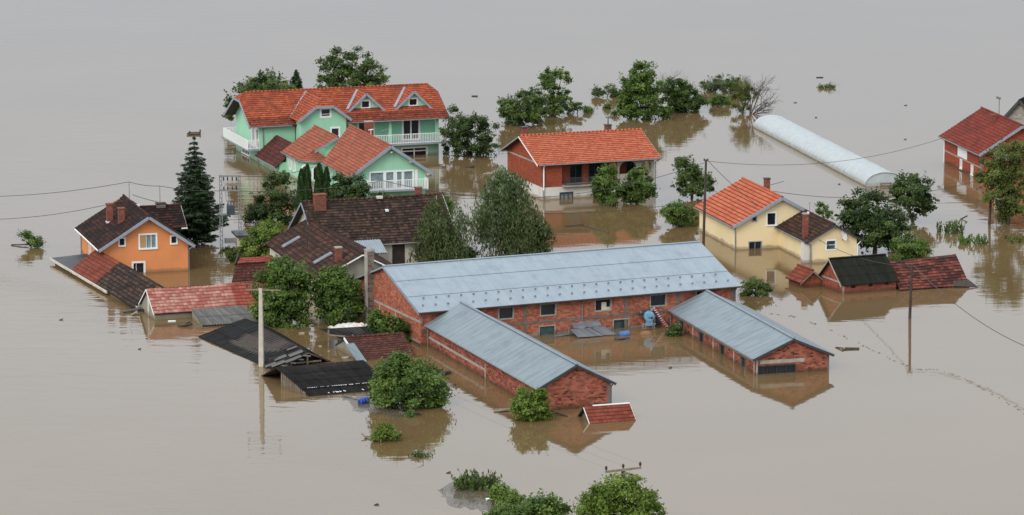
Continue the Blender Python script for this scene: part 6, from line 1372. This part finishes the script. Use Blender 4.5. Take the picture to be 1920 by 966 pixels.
def flotsam():
    pts = [(1440, 588), (1480, 592), (1520, 604), (1560, 620), (1600, 640), (1640, 658), (1680, 678), (1712, 690), (1760, 695), (1800, 706), (1840, 728), (1880, 750), (1925, 778)]; r_ = random.Random(11); mb = MB()
    for (a, b) in zip(pts, pts[1:]):
        for i in range(7):
            f = r_.random(); p = at(a[0] + (b[0] - a[0]) * f, a[1] + (b[1] - a[1]) * f + r_.uniform(-1.6, 1.6)); L = r_.uniform(.05, .2); d = Vector((1, -1.0, 0)).normalized() * L + Vector((r_.uniform(-.1, .1), r_.uniform(-.2, .2), 0)); mb.bar(p - d / 2 + Vector((0, 0, .015)), p + d / 2 + Vector((0, 0, .03)), r_.uniform(.02, .05), .02)
    tag(mb.build('flotsam_line', M['plank']), 'thin curving line of flotsam bits across the open water on the right', 'flotsam', kind='stuff')
flotsam()
# ------------------------------------------------------------------ trees and shrubs
spruce('spruce', 'tall dark spruce beside the transformer masts', (367, 455), 257, 56)
g = 'trees behind the green house'
tree('walnut_tree', 'big round dark tree rising behind the ridge of the green house', 'tree', (657, 212), [(655, 150, 44, 34), (635, 135, 34, 28), (640, 112, 26, 18), (668, 120, 30, 22), (698, 140, 24, 20), (710, 150, 14, 12), (620, 160, 30, 24), (690, 165, 34, 25)], 8000, 'deep', .36, .22, .5, group=g)
tree('walnut_tree', 'broad tree showing over the left end of the green house roof', 'tree', (490, 238), [(495, 165, 40, 26), (470, 172, 28, 22), (530, 168, 30, 22), (440, 190, 18, 18), (425, 198, 11, 14), (505, 152, 26, 16), (500, 200, 50, 30), (432, 210, 12, 14)], 7000, 'deep', .36, .22, .5, group=g)
spruce('fir_tree', 'small dark pointed fir top between the two trees behind the green roof', (556, 222), 131, 24)
tree('laurel_bush', 'dark round-topped bush at the right end of the green house', 'bush', (878, 292), [(880, 262, 48, 34), (855, 235, 24, 26), (852, 214, 12, 12), (890, 238, 30, 22), (910, 270, 24, 22), (850, 270, 26, 26), (872, 282, 40, 16)], 8500, 'dark', .32, .2, .42, parts=('foliage', 'stem'))
g = 'columnar cypresses before the green house'
for (x, top, hw, lab) in ((566, 318, 12, 'slim columnar cypress, leftmost of the row of four'), (577, 309, 12, 'columnar cypress, second from the left in the row of four'), (599, 307, 13, 'tallest columnar cypress, third from the left in the row of four'), (613, 314, 11, 'columnar cypress, rightmost of the row of four')):
    thuja(lab, (x, 396), top, hw, group=g)
tree('plum_tree', 'dark loose tree left of the columnar cypresses', 'tree', (510, 420), [(520, 350, 26, 22), (505, 385, 30, 28), (480, 400, 20, 18), (536, 385, 22, 34), (470, 408, 11, 9), (530, 340, 16, 12), (515, 410, 34, 20)], 6500, 'dark', .32, .2, .42)
tree('lilac_bush', 'dark bush right of the columnar cypresses, below the front balcony', 'bush', (655, 398), [(640, 355, 22, 24), (662, 358, 24, 24), (680, 362, 18, 20), (650, 380, 40, 20), (640, 340, 12, 10)], 5500, 'dark', .3, .18, .4, parts=('foliage', 'stem'))
shrub('currant_bush', 'small light green bush peeping over the brown ridge below the balcony', 'bush', (725, 392), [(718, 370, 12, 8), (735, 372, 10, 7), (705, 376, 10, 6)], 900, 'mid')
weeping('willow_tree', 'large weeping willow with a pale thin crest left of the brick house', (955, 472), [(950, 350, 36, 26), (940, 330, 20, 22), (930, 385, 40, 34), (970, 370, 26, 26), (925, 420, 38, 34), (955, 425, 34, 30)], 13000, 'willow', 520, ln=.30, wd=.10)
weeping('willow_tree', 'lower darker weeping willow touching the barn ridge', (988, 478), [(990, 430, 36, 36), (975, 450, 40, 26), (1010, 435, 20, 26), (985, 405, 24, 20)], 9000, 'birch', 360, ln=.28, wd=.10)
weeping('birch_tree', 'drooping birch with a white stem before the brown tiled roof', (822, 502), [(820, 400, 22, 30), (815, 430, 34, 32), (830, 455, 40, 34), (800, 470, 28, 22), (850, 465, 26, 26), (818, 378, 8, 16)], 9500, 'birch', 420, ln=.26, wd=.085)
weeping('birch_tree', 'thin pale young birch with see-through crown right of the drooping birch', (862, 502), [(858, 400, 12, 26), (864, 430, 16, 30), (856, 455, 16, 26), (872, 415, 12, 16)], 1700, 'willow', 110, tr=.06, ln=.26, wd=.085)
shrub('elder_bush', 'low bush below the door of the brown house', 'bush', (735, 492), [(712, 478, 14, 10), (735, 475, 12, 16), (752, 484, 14, 8), (733, 462, 8, 10)], 1500, 'deep')
shrub('elder_bush', 'dark low bush between the two birches and the barn ridge', 'bush', (872, 488), [(872, 474, 18, 10), (885, 480, 10, 6)], 900, 'dark')
shrub('ivy_bush', 'green growth at the right end of the brown ridge behind the birch', 'bush', (836, 425), [(830, 375, 14, 12), (843, 388, 10, 14), (838, 400, 14, 18)], 1200, 'mid')
g = 'fruit trees before the brick house'
tree('fruit_tree', 'leafy small tree with a pale trunk before the cellar windows of the brick house', 'tree', (1144, 385), [(1136, 345, 24, 18), (1138, 325, 15, 12), (1148, 362, 20, 14), (1125, 352, 16, 12), (1142, 372, 20, 9), (1130, 366, 18, 10)], 4800, 'mid', .3, .18, .34, tr=.1, group=g)
tree('fruit_tree', 'leafy small tree before the arched porch of the brick house', 'tree', (1195, 382), [(1195, 350, 28, 20), (1200, 330, 18, 14), (1180, 358, 20, 14), (1213, 352, 15, 16), (1192, 370, 28, 11), (1178, 366, 18, 12)], 5600, 'mid', .3, .18, .34, tr=.1, group=g)
tree('plum_tree', 'upright leafy tree just right of the brick house', 'tree', (1297, 372), [(1285, 310, 20, 14), (1275, 303, 14, 8), (1290, 330, 22, 18), (1312, 345, 24, 20), (1288, 350, 20, 20), (1325, 345, 12, 14), (1300, 362, 22, 10)], 4600, 'deep', .34, .18, .36)
shrub('hazel_bush', 'round low bush in the water left of the cream house', 'bush', (1273, 424), [(1272, 402, 28, 20), (1255, 408, 16, 14), (1290, 405, 16, 14), (1270, 392, 20, 12), (1272, 416, 26, 9)], 4200, 'mid')
g = 'distant half-drowned trees'
tree('elder_tree', 'dense dark bush-like tree, left half of the nearer far clump', 'tree', (983, 234), [(985, 200, 36, 26), (960, 205, 22, 20), (950, 195, 14, 12), (1000, 185, 20, 18), (975, 222, 36, 12), (1010, 215, 22, 16), (965, 222, 24, 12)], 7500, 'deep', .34, .2, .42, group=g)
tree('locust_tree', 'airy light green tree behind the dense far clump left of the brick house', 'tree', (1040, 218), [(1040, 150, 26, 20), (1025, 140, 14, 10), (1055, 145, 16, 12), (1035, 175, 28, 20), (1065, 180, 16, 10), (1040, 200, 34, 17), (1030, 208, 26, 10)], 4200, 'mid', .36, .2, .34, group=g)
shrub('sedge_clump', 'low green spit of branches right of the airy far tree', 'bush', (1082, 213), [(1070, 200, 20, 9), (1090, 205, 18, 6), (1103, 208, 9, 4), (1060, 205, 14, 8)], 1500, 'mid', group=g)
tree('walnut_tree', 'tallest far walnut tree with a drowned skirt of leaves', 'tree', (1208, 224), [(1205, 140, 26, 20), (1198, 128, 18, 10), (1185, 165, 28, 24), (1215, 165, 30, 26), (1200, 195, 42, 26), (1225, 210, 36, 14), (1180, 205, 22, 14), (1212, 218, 36, 6)], 9500, 'mid', .36, .22, .46, group=g)
tree('plum_tree', 'dark bushy tree joined to the right of the tallest far walnut', 'tree', (1285, 210), [(1275, 172, 26, 18), (1265, 160, 20, 14), (1300, 180, 22, 18), (1250, 175, 18, 22), (1285, 195, 36, 16), (1310, 195, 16, 14), (1268, 205, 24, 9)], 7000, 'deep', .34, .2, .42, group=g)
bare_tree('dead_tree', 'grey leafless twigs above the dark far tree', (1255, 200), [(1240, 128, 0), (1250, 134, .4), (1300, 148, 0)], .035)
shrub('willow_bush', 'low bush left of the tallest far walnut', 'bush', (1138, 182), [(1135, 170, 22, 10), (1152, 172, 10, 10), (1122, 175, 10, 6), (1158, 180, 12, 6)], 2000, 'deep', group=g)
for (x, y, r_, lab) in ((1139, 204, 7, 'tiny leafy sprig in open water, upper of two near the far walnut'), (1152, 216, 7, 'tiny leafy sprig in open water, lower of two near the far walnut'), (1103, 209, 8, 'leafy sprig at the tip of the green spit')):
    shrub('leafy_sprig', lab, 'sprig', (x, y), [(x, y - 4, r_, 5)], 220, 'mid')
for (x, y, rx, ry, leaf, lab) in ((1335, 166, 18, 16, 'willow', 'pale grey-green willow bush, left end of the far right clump'), (1358, 168, 20, 20, 'willow', 'grey-green willow bush in the middle of the far right clump'), (1352, 193, 22, 10, 'mid', 'low green bush before the willow bushes of the far right clump'), (1378, 168, 12, 18, 'deep', 'darker bush behind the olive bush of the far right clump')):
    shrub('willow_bush', lab, 'bush', (x, y + 6), [(x, y - ry * .55, rx, ry * .7), (x - rx * .4, y - ry * .2, rx * .6, ry * .6), (x + rx * .45, y - ry * .3, rx * .6, ry * .6)], 1900, leaf, group=g)
tree('tamarisk_tree', 'olive feathery small tree beside the bare branches', 'tree', (1392, 212), [(1392, 165, 20, 16), (1400, 180, 20, 18), (1385, 190, 16, 14), (1395, 202, 14, 8)], 4200, 'olive', .24, .09, .34)
bare_tree('dead_tree', 'bare dead tree with branches spread to the right at the tunnel', (1406, 214), [(1420, 134, 0), (1408, 140, .5), (1452, 170, 0), (1448, 185, -1), (1430, 160, .6), (1440, 200, -1.)], .07)
tree('apple_tree', 'big dark tree right of the cream house, in front', 'tree', (1640, 474), [(1632, 400, 44, 34), (1610, 395, 30, 26), (1660, 425, 40, 34), (1630, 430, 46, 30), (1685, 425, 28, 26), (1640, 450, 44, 18), (1600, 415, 22, 22), (1625, 372, 26, 14)], 10500, 'dark', .34, .2, .46, tr=.2)
tree('apple_tree', 'rounded dark tree further back right of the cream house', 'tree', (1712, 418), [(1712, 360, 34, 28), (1700, 345, 26, 18), (1732, 370, 22, 22), (1718, 390, 28, 18), (1690, 365, 18, 20)], 5600, 'dark', .34, .2, .42, tr=.16)
shrub('hazel_bush', 'low round bush behind the brick shed', 'bush', (1708, 492), [(1708, 462, 30, 22), (1692, 470, 20, 18), (1726, 468, 18, 16), (1708, 482, 30, 10)], 4200, 'mid')
tree('young_tree', 'thin young tree with sparse leaves behind the cream wing', 'tree', (1546, 420), [(1540, 390, 9, 14), (1552, 398, 10, 10), (1538, 402, 8, 10)], 420, 'mid', .3, .16, .25, tr=.04)
tree('ash_tree', 'yellow-green tree filling the right edge before the brick gable', 'tree', (1890, 420), [(1890, 300, 34, 30), (1870, 330, 38, 28), (1905, 340, 34, 34), (1880, 370, 36, 26), (1845, 335, 18, 12), (1905, 290, 22, 22), (1910, 385, 30, 20), (1860, 300, 16, 14), (1895, 402, 26, 14)], 9500, 'olive', .34, .17, .46, tr=.18)
reeds('reed_clump', 'dark reed clump in open water left of the right house tree', 'reeds', (1782, 436), 26, 24, 700, 'deep')
reeds('reed_clump', 'low pale green weeds, just below the dark reed clump', 'reeds', (1826, 456), 17, 26, 600, 'mid')
reeds('reed_clump', 'faint weeds at the right edge near the short pole', 'reeds', (1905, 452), 12, 18, 300, 'olive')
shrub('drowned_bush', 'small wet bush with a floating branch left of the orange house', 'bush', (58, 464), [(60, 452, 20, 10), (50, 442, 14, 9), (72, 455, 12, 8)], 1100, 'mid')
drift(42, 461, [((-1.0, .2, .05), (.5, -.2, .15), .12, .1), ((.2, 0, .1), (.9, -.5, .2), .08, .08)], 'bare branch floating under the small wet bush on the left', mat='bark')
g = 'walnut trees in the yard'
tree('walnut_tree', 'large leafy walnut tree behind the concrete pole, left of the pair', 'tree', (545, 610), [(540, 515, 36, 24), (508, 535, 30, 26), (560, 540, 26, 26), (528, 565, 42, 32), (496, 560, 22, 26), (540, 605, 34, 28), (528, 498, 26, 13), (508, 595, 26, 24), (562, 580, 16, 24)], 12000, 'mid', .34, .22, .5, tr=.2, group=g)
tree('walnut_tree', 'leafy walnut tree against the old house, right of the pair', 'tree', (628, 606), [(632, 530, 34, 24), (618, 548, 28, 26), (652, 550, 24, 28), (636, 575, 36, 26), (612, 520, 20, 14), (654, 582, 22, 20), (620, 590, 20, 14)], 9500, 'mid', .34, .22, .48, tr=.18, group=g)
tree('mulberry_tree', 'light green bushy tree left of the old house gable', 'tree', (492, 488), [(498, 440, 26, 22), (510, 425, 18, 12), (485, 460, 32, 22), (505, 475, 24, 18), (470, 470, 24, 16)], 5600, 'fresh', .3, .17, .38)
shrub('hedge_bush', 'low olive hedge bush reaching out to the transformer masts', 'bush', (452, 490), [(450, 478, 28, 12), (430, 475, 16, 8), (470, 482, 22, 12), (418, 472, 8, 5)], 3600, 'olive')
shrub('elder_bush', 'fresh green bush against the brick gable of the long barn', 'bush', (732, 640), [(712, 605, 18, 18), (735, 612, 26, 18), (755, 630, 20, 18), (725, 628, 30, 16), (705, 592, 10, 10)], 4600, 'mid', ln=.3, wd=.18, tr=.08)
tree('walnut_bush', 'round walnut bush beside the deep blue barrel', 'bush', (766, 762), [(765, 705, 48, 30), (735, 720, 34, 32), (800, 715, 30, 26), (770, 740, 62, 30), (820, 735, 18, 18), (715, 735, 22, 22), (765, 760, 48, 14), (750, 685, 26, 16)], 11000, 'mid', .32, .2, .5, tr=.12, parts=('foliage', 'stem'))
shrub('young_walnut', 'fresh green bush at the front corner of the blank-gabled low barn', 'bush', (996, 788), [(996, 768, 30, 20), (985, 748, 16, 16), (980, 735, 10, 8), (1010, 752, 14, 16), (996, 782, 34, 8), (975, 765, 14, 16), (1018, 772, 12, 14)], 4600, 'fresh', ln=.28, wd=.17)
shrub('drowned_branch', 'torn leafy branch floating below the round walnut bush', 'branch', (724, 827), [(726, 814, 20, 9), (722, 803, 10, 7), (742, 820, 13, 5), (708, 818, 12, 5)], 1500, 'fresh')
drift(700, 822, [((-.6, .2, .08), (.4, -.2, .1), .12, .1), ((-.5, -.1, .1), (-.8, .4, .25), .09, .08)], 'grey stick at the stem of the torn leafy branch', mat='plank')
shrub('leafy_sprig', 'few leaves floating below the torn leafy branch', 'sprig', (790, 856), [(785, 853, 10, 3), (800, 856, 8, 2)], 130, 'deep')
shrub('leafy_sprig', 'small sprig afloat right under the round walnut bush', 'sprig', (768, 781), [(768, 778, 8, 4)], 160, 'mid')
shrub('cherry_bush', 'small bush in the water at the right end of the long barn', 'bush', (1416, 553), [(1415, 540, 24, 12), (1405, 532, 14, 8), (1432, 543, 14, 9), (1395, 548, 10, 6)], 1700, 'deep', ln=.3)
shrub('elder_bush', 'little bush in the yard corner by the doorways of the low barn', 'bush', (1266, 629), [(1266, 618, 11, 9), (1258, 625, 8, 6)], 700, 'deep')
shrub('leafy_sprig', 'distant weed tuft floating in open water at the top right', 'sprig', (1553, 165), [(1556, 163, 10, 4), (1540, 163, 5, 3)], 330, 'olive')
reeds('reed_clump', 'upright dark green reeds on the silt mat in the foreground', 'reeds', (893, 915), 33, 38, 1500, 'deep', depth=.5, wd=.045)
g = 'foreground tree tops'
shrub('acacia_bush', 'bright green bush between the reeds and the wide foreground crown', 'bush', (946, 948), [(946, 932, 24, 16), (935, 925, 14, 10), (960, 940, 18, 14)], 2600, 'fresh', group=g)
tree('acacia_tree', 'wide green tree crown cut by the bottom edge', 'tree', (995, 1000), [(985, 962, 50, 26), (1020, 958, 36, 26), (960, 968, 36, 24), (1045, 955, 22, 14), (1000, 985, 70, 30), (930, 975, 20, 16)], 9000, 'mid', .28, .16, .4, group=g)
tree('poplar_tree', 'bright green tree top below the foreground crossarm', 'tree', (1165, 1004), [(1165, 925, 44, 26), (1140, 930, 32, 22), (1195, 930, 32, 24), (1165, 905, 30, 16), (1110, 945, 24, 22), (1225, 948, 20, 18), (1165, 965, 72, 34), (1205, 965, 36, 26), (1120, 968, 34, 26)], 11000, 'fresh', .27, .17, .4, tr=.16, group=g)
